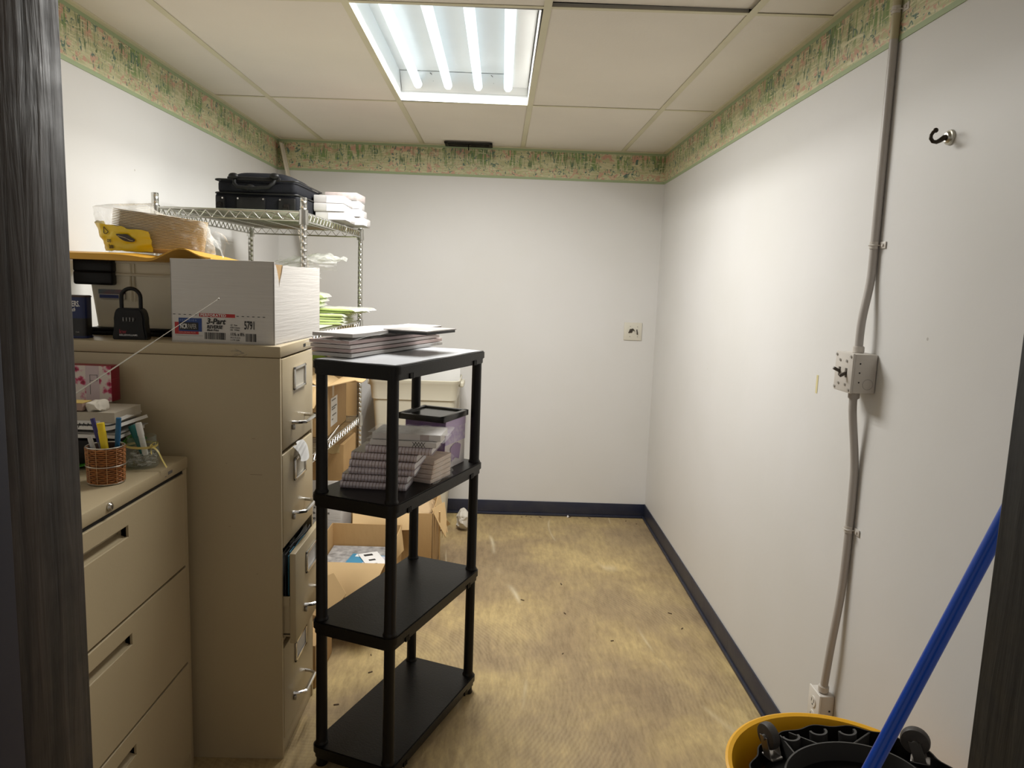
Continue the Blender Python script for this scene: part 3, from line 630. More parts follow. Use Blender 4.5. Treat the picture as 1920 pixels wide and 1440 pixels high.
#@@PART2@@
# ------------------------------------------------------------------ on the tall filing cabinet
CT = 1.2842
def paper_case():
    a = -0.055; W_, D_, Hh = 0.304, 0.43, 0.236
    t = thing('carton', 'white corrugated carton of carbonless paper marked 5791 on the tall filing cabinet', 'box', (-0.953, 2.141, CT), a)
    m = MB(); th = 0.004
    m.box((0, 0, 0), (W_, D_, th)); m.box((0, 0, 0), (W_, th, Hh+0.004), 0.001); m.box((0, D_-th, 0), (W_, D_, Hh-0.004), 0.001); m.box((0, 0, 0), (th, D_, Hh), 0.001)
    # right side with its torn upper front corner
    prof = [(0, 0), (D_, 0), (D_, Hh-0.006)]
    y = D_-0.02
    while y > 0.075: prof.append((y, Hh-0.004-0.003*random.random())); y -= 0.03
    prof += [(0.070, Hh-0.006), (0.060, Hh-0.030), (0.045, Hh-0.052), (0.038, Hh-0.070), (0.034, Hh-0.046), (0.022, Hh-0.020), (0.012, Hh-0.006), (0, Hh-0.004)]
    m.prism(prof, W_-th, W_, M=RZ90 @ RX90)
    put('case', m, WHITEBOX, t)
    tr = MB(); tr.prism([(0.012, Hh-0.004), (0.074, Hh-0.004), (0.063, Hh-0.030), (0.048, Hh-0.054), (0.037, Hh-0.074), (0.030, Hh-0.046)], W_-th-0.0012, W_-th+0.0014, M=RZ90 @ RX90)
    put('torn_edge', tr, CARD, t, label='torn brown cardboard corner')
    put('top_flap', MB().sheet(lambda u, v: (0.004+(W_-0.012)*u, 0.012+(D_-0.02)*v, Hh-0.010+0.006*math.sin(u*4)*v), 6, 6, 0.003), WHITEBOX, t)
    e = 0.0006
    def dec(x0, z0, x1, z1, mt, nm, k=1, lab=None): return put(nm, MB().box((x0, -e*k, z0), (x1, -e*k+0.0004, z1)), mt, t, label=lab)
    B = 0.085
    def px(x): return (x-323)/192*W_          # layout of the printed panel, left to right
    def pz(y, x=400): return (642+ (x-323)*0.042 - y)/640*0.966
    for k in range(18):
        if 5 < k < 12: continue
        x = 0.006+k*0.0155
        dec(x, 0.0795, x+0.0068, 0.0812, INK, 'dash')
    dec(0.083, 0.0755, 0.188, 0.0855, REDINK, 'printed_band'); txt('PERFORATED', 0.0102, WHITE, t, FRONT(0.0865, -2*e, 0.0772), xs=1.13, bold=0.0002, space=1.12)
    dec(0.010, 0.0235, 0.080, 0.058, REDINK, 'printed_panel', 1); dec(0.022, 0.032, 0.090, 0.0705, BLUEINK, 'printed_panel', 1.6); dec(0.025, 0.0355, 0.080, 0.0580, INK, 'printed_panel', 2.2)
    txt('SUPERIOR', 0.0065, mat('pale_blue_ink', (0.30, 0.40, 0.62), 0.5), t, FRONT(0.026, -3*e, 0.0620), space=1.9)
    txt('NCR', 0.0195, WHITE, t, FRONT(0.0265, -3.4*e, 0.0400), xs=0.52, bold=0.0004); txt('PAPER', 0.0195, mat('grey_print', (0.38, 0.36, 0.33), 0.5), t, FRONT(0.0495, -3.4*e, 0.0400), xs=0.47, bold=0.0002)
    txt('EXPLORING PLUS', 0.0062, mat('pale_red_ink', (0.66, 0.35, 0.32), 0.5), t, FRONT(0.0220, -3*e, 0.0265), xs=0.88, space=1.2)
    dec(0.012, 0.0195, 0.092, 0.0202, GREYINK, 'rule')
    txt('3-Part', 0.0225, INK, t, FRONT(0.1035, -2*e, 0.0560), xs=0.98, bold=0.0007, shear=0.25); txt('REVERSE', 0.0135, INK, t, FRONT(0.1045, -2*e, 0.0425), xs=0.90, bold=0.0004, shear=0.2)
    txt('Black Print', 0.0080, INK, t, FRONT(0.1045, -2*e, 0.0350), xs=1.0, bold=0.0002, shear=0.25)
    txt('5791', 0.0330, INK, t, FRONT(0.2145, -2*e, 0.0440), xs=0.50, bold=0.0006)
    for i, s_ in enumerate(('CF   Pink', 'CFB Canary', 'CB   White')): txt(s_, 0.0064, INK, t, FRONT(0.1735, -2*e, 0.0520-i*0.0068), xs=0.9)
    txt('11\u00bd x 8\u00bd', 0.0125, INK, t, FRONT(0.1735, -2*e, 0.0240), xs=0.80, bold=0.0003)
    for i, s_ in enumerate(('29.2 x 21.6 cm', '11.7 M  5,000')): txt(s_, 0.0058, INK, t, FRONT(0.1735, -2*e, 0.0165-i*0.0072), xs=0.85)
    def bars(x0, x1, z0, z1, seed):
        rr = random.Random(seed); m = MB(); x = x0
        while x < x1:
            wd = rr.choice((0.0006, 0.0010, 0.0016, 0.0020)); m.box((x, -e, z0), (min(x+wd, x1), -e+0.0003, z1)); x += wd+rr.choice((0.0006, 0.0011, 0.0015))
        put('barcode', m, INK, t)
    bars(0.0975, 0.160, 0.0110, 0.0310, 3); bars(0.2190, 0.250, 0.0080, 0.0310, 5)
paper_case()

def lockbox():
    t = thing('lock_box', 'black combination key lock box with shackle on the tall filing cabinet', 'lock box', (-1.080, 2.150, CT), 0.12)
    LB = mat('black_rubbery_casting', (0.005, 0.0045, 0.0045), 0.4, spec=0.3)
    prof = [(-0.047, 0.003), (-0.044, 0), (0.044, 0), (0.047, 0.003), (0.0475, 0.012), (0.044, 0.028), (0.0425, 0.045), (0.0425, 0.062), (0.040, 0.076), (0.036, 0.086), (0.029, 0.0915), (-0.029, 0.0915), (-0.036, 0.086), (-0.040, 0.076), (-0.0425, 0.062), (-0.0425, 0.045), (-0.044, 0.028), (-0.0475, 0.012)]
    put('body', MB().prism(prof, -0.046, 0.0, M=RX90, bev=0.005), LB, t)
    # prism extruded along -Y.. so the front lies at y = 0
    pts = [(-0.0265, 0.023, 0.085), (-0.0265, 0.023, 0.120)] + [(0.0265*math.cos(PI-k*PI/12), 0.023, 0.122+0.0265*math.sin(PI-k*PI/12)) for k in range(13)] + [(0.0265, 0.023, 0.120), (0.0265, 0.023, 0.085)]
    put('shackle', MB().tube(pts, 0.0056, 12), LB, t)
    for k in range(4):
        x = -0.0135+k*0.009
        d = put('number_dial', MB().cyl((x-0.0032, 0.002, 0.060), (x+0.0032, 0.002, 0.060), 0.0055, n=16), mat('dial_black', (0.03, 0.03, 0.03), 0.4), t)
        for j, zz in enumerate((0.0635, 0.0595, 0.0555)): txt(str((3*k+j*1+2) % 10), 0.0042, mat('dial_white', (0.55, 0.55, 0.55), 0.5), d, FRONT(x-0.0013, -0.0050 if j != 1 else -0.0052, zz-0.0015), bold=0.0001)
    txt('kw', 0.0170, mat('dark_red_print', (0.22, 0.01, 0.02), 0.5), t, FRONT(-0.0270, -0.0010, 0.0185), xs=0.95, bold=0.0004)
    txt('KELLERWILLIAMS.', 0.0068, mat('light_print', (0.60, 0.60, 0.60), 0.5), t, FRONT(-0.0270, -0.0010, 0.0115), xs=0.95, bold=0.0001)
lockbox()

def coffee_can():
    t = thing('canister', 'dark blue cardboard canister with white lettering beside the door jamb', 'canister', (-1.243, 2.165, CT), 0.12)
    CB = mat('canister_blue', (0.008, 0.016, 0.085), 0.35); CK = mat('canister_black', (0.012, 0.011, 0.012), 0.35)
    m = MB(); m.prism(rrect(-0.040, -0.028, 0.040, 0.028, 0.016), 0.058, 0.119); put('upper_label', m, CB, t)
    put('lower_label', MB().prism(rrect(-0.040, -0.028, 0.040, 0.028, 0.016), 0.006, 0.058), CK, t)
    put('rim', MB().prism(rrect(-0.043, -0.031, 0.043, 0.031, 0.018), 0.0, 0.007, bev=0.002), CB, t)
    put('lid', MB().prism(rrect(-0.0415, -0.0295, 0.0415, 0.0295, 0.017), 0.117, 0.124, bev=0.002), mat('brown_lid', (0.06, 0.03, 0.022), 0.4), t)
    txt('ERS.', 0.0225, WHITE, t, FRONT(0.004, -0.0286, 0.0925), xs=0.55, bold=0.0004); txt('ch', 0.0160, WHITE, t, FRONT(0.004, -0.0286, 0.0785), xs=0.6, shear=0.35, bold=0.0003)
    put('picture_cup', MB().sphere((-0.012, -0.0275, 0.034), 0.011, (0.9, 0.1, 1.3), 8), mat('cream_print', (0.55, 0.47, 0.32), 0.5), t)
    txt('Café', 0.0052, mat('grey_print', (0.38, 0.36, 0.33), 0.5), t, FRONT(0.012, -0.0286, 0.017))
coffee_can()

def totes():
    def one(z0, label, lid):
        t = thing('storage_tote', label, 'storage box', (-1.07, 2.375, z0), 0.0, 'nested storage totes')
        x0, x1, y0, y1, h = -0.200, 0.11, -0.092, 0.078, 0.166
        m = MB()
        def ring(z, inset, th):
            return
        m.sheet(lambda u, v: _rr(u, x0, x1, y0, y1, 0.014*(1-v), 0.02)+(h*v,), 64, 6, 0.0022)
        m.prism(rrect(x0+0.013, y0+0.013, x1-0.013, y1-0.013, 0.015), 0.0, 0.002)
        put('body', m, TOTE, t)
        put('rim', MB().tube([_rr(k/64, x0-0.004, x1+0.004, y0-0.004, y1+0.004, 0, 0.022)+(h-0.003,) for k in range(64)], 0.0042, 8, closed=True), TOTE, t)
        rb = MB()
        for x in (-0.066, -0.055): rb.box((x-0.002, y0-0.003, h-0.085), (x+0.002, y0+0.001, h-0.004), 0.001)
        put('rib', rb, TOTE, t)
        put('handle_clip', MB().box((x0-0.026, y0-0.030, h-0.0365), (x0+0.092, y0+0.002, h+0.005), 0.007, 3), BLACK, t, label='black clip-on handle')
        return t
    def _rr(u, x0, x1, y0, y1, ins, r):
        P = rrect(x0+ins, y0+ins, x1-ins, y1-ins, r, 5); n = len(P); f = u*n; i = int(f) % n; k = f-int(f); a, b = P[i], P[(i+1) % n]
        return (a[0]+(b[0]-a[0])*k, a[1]+(b[1]-a[1])*k)
    lo = one(CT+0.0245, 'lower of two nested cloudy plastic totes, with a blue sticker', True)
    st = MB().box((-0.165, -0.0935, 0.088), (-0.085, -0.0890, 0.116)); put('sticker', st, mat('tote_sticker', (0.50, 0.45, 0.37), 0.5), lo)
    put('sticker_band', MB().box((-0.162, -0.0945, 0.090), (-0.104, -0.0890, 0.100)), mat('sticker_blue', (0.03, 0.045, 0.16), 0.5), lo)
    b = MB(); b.box((-0.101, -0.0945, 0.090), (-0.099, -0.0890, 0.100)); b.box((-0.097, -0.0945, 0.090), (-0.0955, -0.0890, 0.100)); b.box((-0.093, -0.0945, 0.090), (-0.090, -0.0890, 0.100)); put('barcode', b, INK, lo)
    put('sticker_picture', MB().box((-0.165, -0.0942, 0.1025), (-0.085, -0.0890, 0.116)), mat('sticker_picture', (0.20, 0.10, 0.11), 0.5, var=0.8, vscale=40, col2=(0.10, 0.14, 0.15)), lo)
    up = one(CT+0.0625, 'upper of two nested cloudy plastic totes, directly under the yellow envelope', False)
    ld = MB(); ld.box((-1.275, 2.280, CT), (-0.955, 2.458, CT+0.013), 0.004); ld.box((-1.268, 2.287, CT+0.012), (-0.962, 2.451, CT+0.0235), 0.004)
    solo('tote_lid', ld, BLACK, 'black plastic lid lying under the cloudy totes', 'lid')
totes()

def envelope():
    def sm(a, b, x): q = min(1, max(0, (x-a)/(b-a))); return q*q*(3-2*q)
    m = MB(); bm = bmesh.new(); nu, nv = 34, 10; lo = []; hi = []
    for i in range(nu+1):
        x = -1.36+0.52*i/nu
        lo.append([]); hi.append([])
        for j in range(nv+1):
            v = j/nv; y = 2.150+0.30*v
            zb = CT+0.2285+0.0120*sm(-1.02, -0.965, x)+0.026*math.exp(-((x+0.925)/0.045)**2)*(1-0.5*v)
            th = 0.0035+0.021*(1-sm(-1.12, -0.94, x))*math.sin(PI*min(1, 0.12+0.88*v))**0.4 if v < 1 else 0.0035
            lo[-1].append(bm.verts.new((x, y, zb))); hi[-1].append(bm.verts.new((x, y, zb+th)))
    for i in range(nu):
        for j in range(nv):
            bm.faces.new((lo[i][j], lo[i][j+1], lo[i+1][j+1], lo[i+1][j])); bm.faces.new((hi[i][j], hi[i+1][j], hi[i+1][j+1], hi[i][j+1]))
        bm.faces.new((lo[i][0], lo[i+1][0], hi[i+1][0], hi[i][0])); bm.faces.new((lo[i][nv], hi[i][nv], hi[i+1][nv], lo[i+1][nv]))
    for j in range(nv):
        bm.faces.new((lo[0][j], hi[0][j], hi[0][j+1], lo[0][j+1])); bm.faces.new((lo[nu][j], lo[nu][j+1], hi[nu][j+1], hi[nu][j]))
    bmesh.ops.recalc_face_normals(bm, faces=bm.faces); m._add(bm)
    solo('envelope', m, mat('manila_gold_paper', (0.72, 0.38, 0.04), 0.5, var=0.08, vscale=4), 'large golden yellow envelope lying on top of the totes', 'envelope')
envelope()

def plates():
    t = thing('plate_package', 'clear bag of disposable plates with a yellow label, on the golden envelope', 'plates', (-1.072, 2.355, CT+0.2535), 0.0)
    PL = mat('pressed_paper_plate', (0.82, 0.68, 0.45), 0.6)
    n = 24
    for k in range(n):
        z = 0.004+0.0045*k
        M = TR(0.0+0.0035*(n-k)*-0.15, 0.0, z) @ RY(0.10*k/n+0.02)
        p = MB(); p.lathe([(0.0, 0), (0.085, 0), (0.110, 0.010), (0.128, 0.012), (0.129, 0.0135), (0.110, 0.0125), (0.084, 0.0025), (0.0, 0.0025)], 40, M=M @ Matrix.Diagonal((1.12, 0.62, 1, 1)))
        put('plate', p, PL, t)
    def shell(u, v, grow=0.0):
        a = 2*PI*u
        zz = v*0.155; r = 1.0+0.03*math.sin(5*a+4*v)+0.16*v*(0.6+0.4*math.cos(a+PI)) - 0.10*max(0, v-0.65)
        if v > 0.93: r *= (1-v)/0.07*0.98+0.02
        q = Vector((math.cos(a)*3, math.sin(a)*3, v*4)); nz = noise.noise_vector(q*2.2)*0.006
        s_ = math.copysign(abs(math.cos(a))**0.8, math.cos(a)); c_ = math.copysign(abs(math.sin(a))**0.8, math.sin(a))
        return Vector((0.157*r*s_ - 0.018*v, 0.088*(r+grow)*c_, 0.001+zz*(1.0-0.28*(s_*0.5+0.5)))) + nz*(1 if v > 0.02 else 0)
    put('bag', MB().sheet(lambda u, v: shell(u, v), 72, 20), BAGFILM, t)
    tail = MB(); tail.sheet(lambda u, v: (0.120+0.075*u, -0.05+0.09*v+0.01*math.sin(u*9), 0.085-0.085*u*u*(0.7+0.3*math.sin(v*5))-0.035*(1-u)*abs(v-0.5)+0.012*math.sin(v*11+u*6)), 14, 14)
    put('bag_tail', tail, BAGFILM, t)
    YL = mat('yellow_label_film', (0.80, 0.60, 0.012), 0.3, var=0.12, vscale=9)
    def lab(u, v):
        uu = 0.485+0.275*u; vv = 0.03+v*(0.60-0.14*u)
        p = shell(uu, vv, 0.02); n_ = Vector((p.x*0.4, p.y, 0)).normalized(); return p + n_*0.004
    put('label', MB().sheet(lab, 24, 12), YL, t)
    # printing that follows the label
    def P_on(u, v, lift): 
        p = Vector(lab(u, v)); n_ = Vector((p.x*0.4, p.y, 0)).normalized(); return p + n_*lift
    ov = MB(); cu_, cv_ = 0.80, 0.58
    bm = bmesh.new(); vs_ = [bm.verts.new(P_on(cu_+0.105*math.cos(a*PI/12), cv_+0.130*math.sin(a*PI/12)-0.05*math.cos(a*PI/12), 0.0045)) for a in range(24)]; bm.faces.new(vs_); ov._add(bm)
    oval = put('badge', ov, mat('black_badge', (0.02, 0.012, 0.008), 0.4), t)
    bl = MB(); bl.tube([P_on(cu_-0.085+0.17*k/8, cv_+0.02-0.10*k/8, 0.0058) for k in range(9)], 0.0008, 6); put('badge_line', bl, mat('pale_print', (0.6, 0.55, 0.4), 0.5), oval)
    dm = MB(); dm.tube([P_on(0.54+0.030*math.cos(a*PI/10), 0.74+0.13*math.sin(a*PI/10), 0.003) for a in range(20)], 0.0011, 6, closed=True); put('printed_oval', dm, mat('brown_print', (0.10, 0.06, 0.02), 0.5), t)
    for s_, u_, v_ in (('on', 0.56, 0.34), ('late', 0.57, 0.12)):
        p = P_on(u_, v_, 0.005); q = P_on(u_+0.12, v_, 0.005); dx = (q-p).normalized(); dz = Vector((0, 0, 1)); dn = dx.cross(dz).normalized(); dz = dn.cross(dx)
        M = Matrix((dx, dz, dn)).transposed().to_4x4(); M.translation = p
        txt(s_, 0.0190, INK, t, M, xs=0.62, bold=0.0003)
plates()

# ------------------------------------------------------------------ chrome wire rack
RK_O, RK_A, RW, RL = (-1.300, 2.812), -0.0278, 0.5555, 0.970
RKM = TR(RK_O[0], RK_O[1], 0) @ RZ(RK_A)
RZS = [0.772, 1.268, 1.722]
def wire_rack():
    t = thing('wire_rack', 'chrome wire shelving rack standing along the left wall', 'shelf', (RK_O[0], RK_O[1], 0), RK_A)
    RC = mat('rack_chrome', (0.66, 0.655, 0.62), 0.24, 1.0, var=0.15, vscale=30)
    cs = ((0, 0), (RW, 0), (RW, RL), (0, RL))
    for x, y in cs:
        prof = [(0, 0.02), (0.0127, 0.02)]; z = 0.06
        while z < 1.765: prof += [(0.0127, z-0.0014), (0.0117, z), (0.0127, z+0.0014)]; z += 0.0254
        p = put('post', MB().lathe(prof+[(0.0127, 1.774), (0.0117, 1.775), (0, 1.775)], 16, M=TR(x, y, 0)), RC, t)
        put('foot', MB().lathe([(0, 0), (0.016, 0), (0.018, 0.006), (0.011, 0.012), (0.009, 0.022), (0, 0.022)], 16, M=TR(x, y, 0)), BLACK, p)
    for zt in RZS:
        s = MB()
        for (xa, ya), (xb, yb) in zip(cs, cs[1:]+cs[:1]):
            A, B = Vector((xa, ya, zt)), Vector((xb, yb, zt)); d = (B-A).normalized(); L_ = (B-A).length; A2, B2 = A+d*0.012, B-d*0.012
            s.cyl(A2, B2, 0.0035, n=8); s.cyl(A2-Vector((0, 0, 0.030)), B2-Vector((0, 0, 0.030)), 0.0035, n=8)
            nseg = int(round(L_/0.024)); nseg += nseg % 2
            s.tube([A2+d*((L_-0.024)*k/nseg) - Vector((0, 0, 0.028 if k % 2 else 0.002)) for k in range(nseg+1)], 0.0024, 6)
        sh = put('wire_shelf', s, RC, t)
        d = MB(); n = 34
        for k in range(1, n): d.cyl((0.0, RL*k/n, zt+0.001), (RW, RL*k/n, zt+0.001), 0.0019, n=6)
        for x in (RW*0.25, RW*0.5, RW*0.75): d.cyl((x, 0, zt-0.004), (x, RL, zt-0.004), 0.003, n=6)
        put('deck_wires', d, RC, sh)
        for x, y in cs: put('collar', MB().lathe([(0.0128, -0.045), (0.0185, -0.045), (0.0165, -0.012), (0.0165, 0.008), (0.0128, 0.008)], 20, M=TR(x, y, zt)), RC, sh)
    return t
wire_rack()
ln = MB().box((0.02, 0.02, 0), (RW-0.02, RL-0.025, 0.0025), 0.0008)
solo('shelf_liner', ln, mat('pale_green_liner', (0.52, 0.54, 0.42), 0.45), 'pale green plastic liner sheet on the top shelf of the wire rack', 'liner', M=RKM @ TR(0, 0, RZS[2]+0.004))
solo('shelf_liner', MB().box((0.02, 0.02, 0), (RW-0.02, RL-0.025, 0.0025), 0.0008), mat('pale_green_liner', (0.52, 0.54, 0.42), 0.45), 'pale liner sheet under the green paper packs on the wire rack', 'liner', M=RKM @ TR(0, 0, RZS[1]+0.004))
def tag_holder():
    t = thing('tag_holder', 'white plastic tag holder clipped on the lower wire shelf edge', 'tag', (-0.70, 3.02, 0.84))
    M = TR(-0.705, 3.10, 0.815) @ RX(0.10) @ RY(0.5)
    put('strip', MB().box((-0.001, -0.13, -0.016), (0.001, 0.10, 0.016), 0.0008, M=M), WHITE, t, world=True)
    for k, (y, z) in enumerate(((-0.10, 0.008), (-0.02, 0.008), (0.05, 0.008), (0.08, -0.009), (0.0, -0.009), (-0.06, -0.009))): put('printed_mark', MB().box((0.0008, y, z-0.002), (0.0016, y+0.008, z+0.002), M=M), INK, t, world=True)
tag_holder()

ST = RZS[2]+0.0066
def suitcase():
    t = thing('suitcase', 'black soft-sided carry-on suitcase lying on the wire rack', 'suitcase', (-1.155, 3.00, ST), -0.02)
    SB = mat('black_ballistic_fabric', (0.0050, 0.0055, 0.0085), 0.7, bump=0.15, bscale=300, spec=0.2); ST_ = mat('black_trim_plastic', (0.008, 0.0078, 0.0078), 0.45, spec=0.25)
    W_, D_, Hh = 0.335, 0.385, 0.166
    m = MB(); m.box((0, 0.006, 0.0), (W_, D_, 0.078), 0.016, 4); m.box((0.012, 0.004, 0.072), (W_-0.008, D_, 0.131), 0.02, 4)
    # upper bulging front pocket
    m.sheet(lambda u, v: (0.022+(W_-0.045)*u+0.010*math.sin(v*3), 0.015+(D_-0.03)*v, 0.118+0.050*(1-(abs(2*u-1))**5)*(1-(abs(2*v-1))**8)), 24, 20)
    put('case', m, SB, t)
    pp = MB()
    for z in (0.0765, 0.128): pp.tube([(x, y, z) for x, y in rrect(0.002, 0.003, W_-0.002, D_, 0.02, 5)], 0.0035, 8, closed=True)
    put('piping', pp, ST_, t)
    put('base_plate', MB().box((0.092, -0.003, 0.012), (0.205, 0.010, 0.062), 0.004), ST_, t)
    for x in (0.098, 0.199):
        put('rivet', MB().cyl((x, -0.0055, 0.055), (x, -0.002, 0.055), 0.0036, n=12), CHROME, t)
    for x0, x1, xr in ((0.010, 0.044, 0.037), (0.258, 0.325, 0.266)):
        g = put('wheel_housing', MB().box((x0, -0.004, 0.004), (x1, 0.014, 0.062), 0.006), ST_, t); put('wheel', MB().cyl(((x0+x1)/2-0.011, -0.003, 0.022), ((x0+x1)/2+0.011, -0.003, 0.022), 0.018, n=20, bev=0.003), BLACK, g)
        put('axle_cap', MB().cyl((xr, -0.0065, 0.055), (xr, -0.003, 0.055), 0.0034, n=12), CHROME, g)
    hd = MB(); hd.tube([(0.085, -0.004, 0.128), (0.088, -0.014, 0.112), (0.102, -0.018, 0.098), (0.165, -0.020, 0.094), (0.225, -0.018, 0.101), (0.242, -0.013, 0.116), (0.246, -0.003, 0.131)], 0.0075, 10)
    put('handle', hd, mat('black_handle_rubber', (0.006, 0.006, 0.006), 0.6, spec=0.25), t)
    hb = MB(); hb.box((0.056, -0.006, 0.124), (0.268, 0.006, 0.140), 0.005); put('handle_mount', hb, ST_, t)
    for x, z in ((0.084, 0.140), (0.245, 0.144), (0.150, 0.098)): put('handle_clip', MB().sphere((x, -0.010, z), 0.016, (1.25, 0.8, 0.8), 8), ST_, t)
suitcase()

def rack_boxes():
    proto = None
    spec = [
        (-0.806, 3.215, 0, 'white envelope box, lowest in the front stack beside the rack post'),
        (-0.812, 3.210, 1, 'white envelope box in the middle of the front stack, lid flap torn open'),
        (-0.815, 3.222, 2, 'white envelope box on top of the front stack, touching the suitcase'),
        (-0.800, 3.480, 0, 'white envelope box, lowest in the back stack at the rack corner'),
        (-0.815, 3.475, 1, 'second white envelope box from the bottom of the back stack'),
        (-0.822, 3.478, 2, 'third white envelope box from the bottom of the back stack'),
        (-0.830, 3.485, 3, 'red-topped white box on top of the back stack on the rack')]
    for i, (x, y, k, lab) in enumerate(spec):
        w_, d_, h_ = (0.128, 0.225, 0.0345) if i < 3 else (0.150, 0.16, 0.0365)
        t = thing('envelope_box', lab, 'box', (x, y, ST+0.0002+k*(h_+0.0008)), random.uniform(-0.06, 0.05), 'envelope boxes on the wire rack')
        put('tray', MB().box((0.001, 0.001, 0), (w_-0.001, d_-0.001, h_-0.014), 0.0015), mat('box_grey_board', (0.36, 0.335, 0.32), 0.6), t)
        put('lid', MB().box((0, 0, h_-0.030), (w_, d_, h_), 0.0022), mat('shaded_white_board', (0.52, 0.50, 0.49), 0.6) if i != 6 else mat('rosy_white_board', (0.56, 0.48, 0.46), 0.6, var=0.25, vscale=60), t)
        put('paper_label', MB().box((w_*0.42, -0.0012, 0.003), (w_+0.0012, d_*0.5, h_-0.003)) if i != 6 else MB().box((0.01, 0.01, h_), (w_-0.01, d_-0.01, h_+0.001)), mat('bright_label', (0.66, 0.66, 0.67), 0.55) if i != 6 else mat('red_card', (0.50, 0.16, 0.13), 0.5), t)
    return
rack_boxes()
solo('loose_sheet', MB().sheet(lambda u, v: (-0.16*(1-u), 0.14*v, 0.001+0.010*u*v+0.003*math.sin(u*5)), 8, 8, 0.0008), WHITE, 'white sheet under the boxes, overhanging the back corner of the wire rack', 'paper', (-0.700, 3.625, ST-0.0012))

def green_packs():
    GP = mat('pale_green_paper', (0.56, 0.67, 0.27), 0.6, var=0.14, vscale=50, stretch=(1, 1, 8)); GF = film('green_pack_wrap', fac=0.16, bump=0.8, bscale=20)
    z0 = RZS[1]+0.0066
    names = ['lowest', 'second', 'third', 'fourth', 'fifth', 'sixth', 'seventh', 'eighth', 'ninth', 'tenth', 'topmost']
    Z = z0
    for k in range(11):
        if k < 4: x, y, rz, ry, th = -0.985+0.004*(k % 2), 3.30+0.004*k, 0.02*(k % 3-1), 0.0, 0.0105
        elif k < 6: x, y, rz, ry, th = -0.955+0.02*(k-4), 3.40, -0.12-0.08*(k-4), 0.0, 0.0105
        elif k < 9: x, y, rz, ry, th = -1.075+0.010*(k-6), 3.22, 0.10, 0.16, 0.018
        else: x, y, rz, ry, th = -1.125-0.006*(k-9), 3.24, 0.03, 0.0, 0.022
        t = thing('paper_pack', 'pale green wrapped paper pack, %s from the shelf up in its heap' % names[k] if k < 10 else 'pale green wrapped paper pack on the very top of its heap', 'paper pack', (0, 0, 0), 0, 'green paper packs on the wire rack')
        t.matrix_basis = TR(x, y, Z + (0.25*math.tan(ry) if ry > 0 else 0)*0.9) @ RZ(rz) @ RY(ry)
        W_, D_ = 0.27, 0.26
        put('sheets', MB().box((0, 0, 0.0005), (W_, D_, th-0.001), 0.003), GP, t)
        wr = MB(); wr.sheet(lambda u, v: (W_*(-0.01+1.06*u), -0.004+(D_+0.01)*v, th+0.001+0.003*noise.noise(Vector((u*6, v*6, k)))-(0.012*max(0, u-0.94)/0.06)), 20, 10)
        put('wrap', wr, GF, t)
        Z += th+0.0015 + (0.012 if k in (5,) else 0) + (0.050 if k in (8,) else 0)
    m = MB(); m.sheet(lambda u, v: (-0.98+0.27*u, 3.20+0.25*v, Z+0.055+0.030*math.sin(u*PI)*math.sin(v*PI)+0.02*noise.noise(Vector((u*7, v*7, 3)))-0.03*(1-u)), 26, 22)
    m.sheet(lambda u, v: (-0.96+0.25*u, 3.21-0.01*math.sin(v*3)+0.02*noise.noise(Vector((u*6, v*6, 9))), Z+0.055-0.055*v), 20, 12)
    solo('plastic_bag', m, BAGFILM, 'crumpled clear plastic bag on top of the green paper packs', 'bag')
green_packs()

# ------------------------------------------------------------------ cardboard boxes
def open_carton(name, label, x0, y0, x1, y1, z0, h, flaps, m=CARD, th=0.004, rz=0.0, group=None):
    """flaps: (side, hinge span a..b in 0..1, length, angle from vertical-up outwards, skew)"""
    t = thing(name, label, 'box', (x0, y0, z0), rz, group)
    W_, D_ = x1-x0, y1-y0
    b = MB(); b.box((0, 0, 0), (W_, D_, th)); b.box((0, 0, 0), (W_, th, h), 0.001); b.box((0, D_-th, 0), (W_, D_, h), 0.001); b.box((0, 0, 0), (th, D_, h), 0.001); b.box((W_-th, 0, 0), (W_, D_, h), 0.001)
    put('case', b, m, t)
    for side, a0, a1, L_, ang, sk in flaps:
        def fn(u, v, side=side, a0=a0, a1=a1, L_=L_, ang=ang, sk=sk):
            s = a0+(a1-a0)*u; out = L_*v*math.sin(ang+0.25*v*math.sin(u*3)); up = L_*v*math.cos(ang+0.25*v*math.sin(u*3)); s2 = s+sk*v*(u-0.5)
            if side == 'f': return (W_*s2, -out, h+up)
            if side == 'b': return (W_*s2, D_+out, h+up)
            if side == 'r': return (W_+out, D_*s2, h+up)
            return (-out, D_*s2, h+up)
        put('flap', MB().sheet(fn, 8, 6, 0.0035), CARD_L, t)
    return t
# on the lower wire shelf
zr = RZS[0]+0.0045
c1 = open_carton('cardboard_box', 'open brown cardboard box with a white shipping label on the lower wire shelf', -1.12, 3.20, -0.755, 3.62, zr, 0.232,
                 [('r', 0.02, 0.98, 0.125, 1.32, -0.1), ('f', 0.3, 0.98, 0.12, 2.3, -0.15), ('b', 0.1, 0.95, 0.12, 0.9, 0.0), ('l', 0.05, 0.95, 0.13, 0.5, 0.0)])
W1 = 0.365
put('shipping_label', MB().box((W1+0.0002, 0.085, 0.035), (W1+0.0012, 0.215, 0.165)), WHITE, c1)
for z, a, b in ((0.150, 0.10, 0.18), (0.118, 0.10, 0.20), (0.108, 0.10, 0.17), (0.080, 0.11, 0.19), (0.062, 0.10, 0.13)): put('printed_line', MB().box((W1+0.0010, a, z), (W1+0.0017, b, z+0.006)), GREYINK, c1)
put('tape', MB().box((W1+0.0002, 0.11, 0.17), (W1+0.0008, 0.15, 0.231)), mat('parcel_tape', (0.46, 0.33, 0.19), 0.3), c1)
txt('gs', 0.050, INK, c1, FRONT(0.285, -0.0008, 0.092), bold=0.0006)
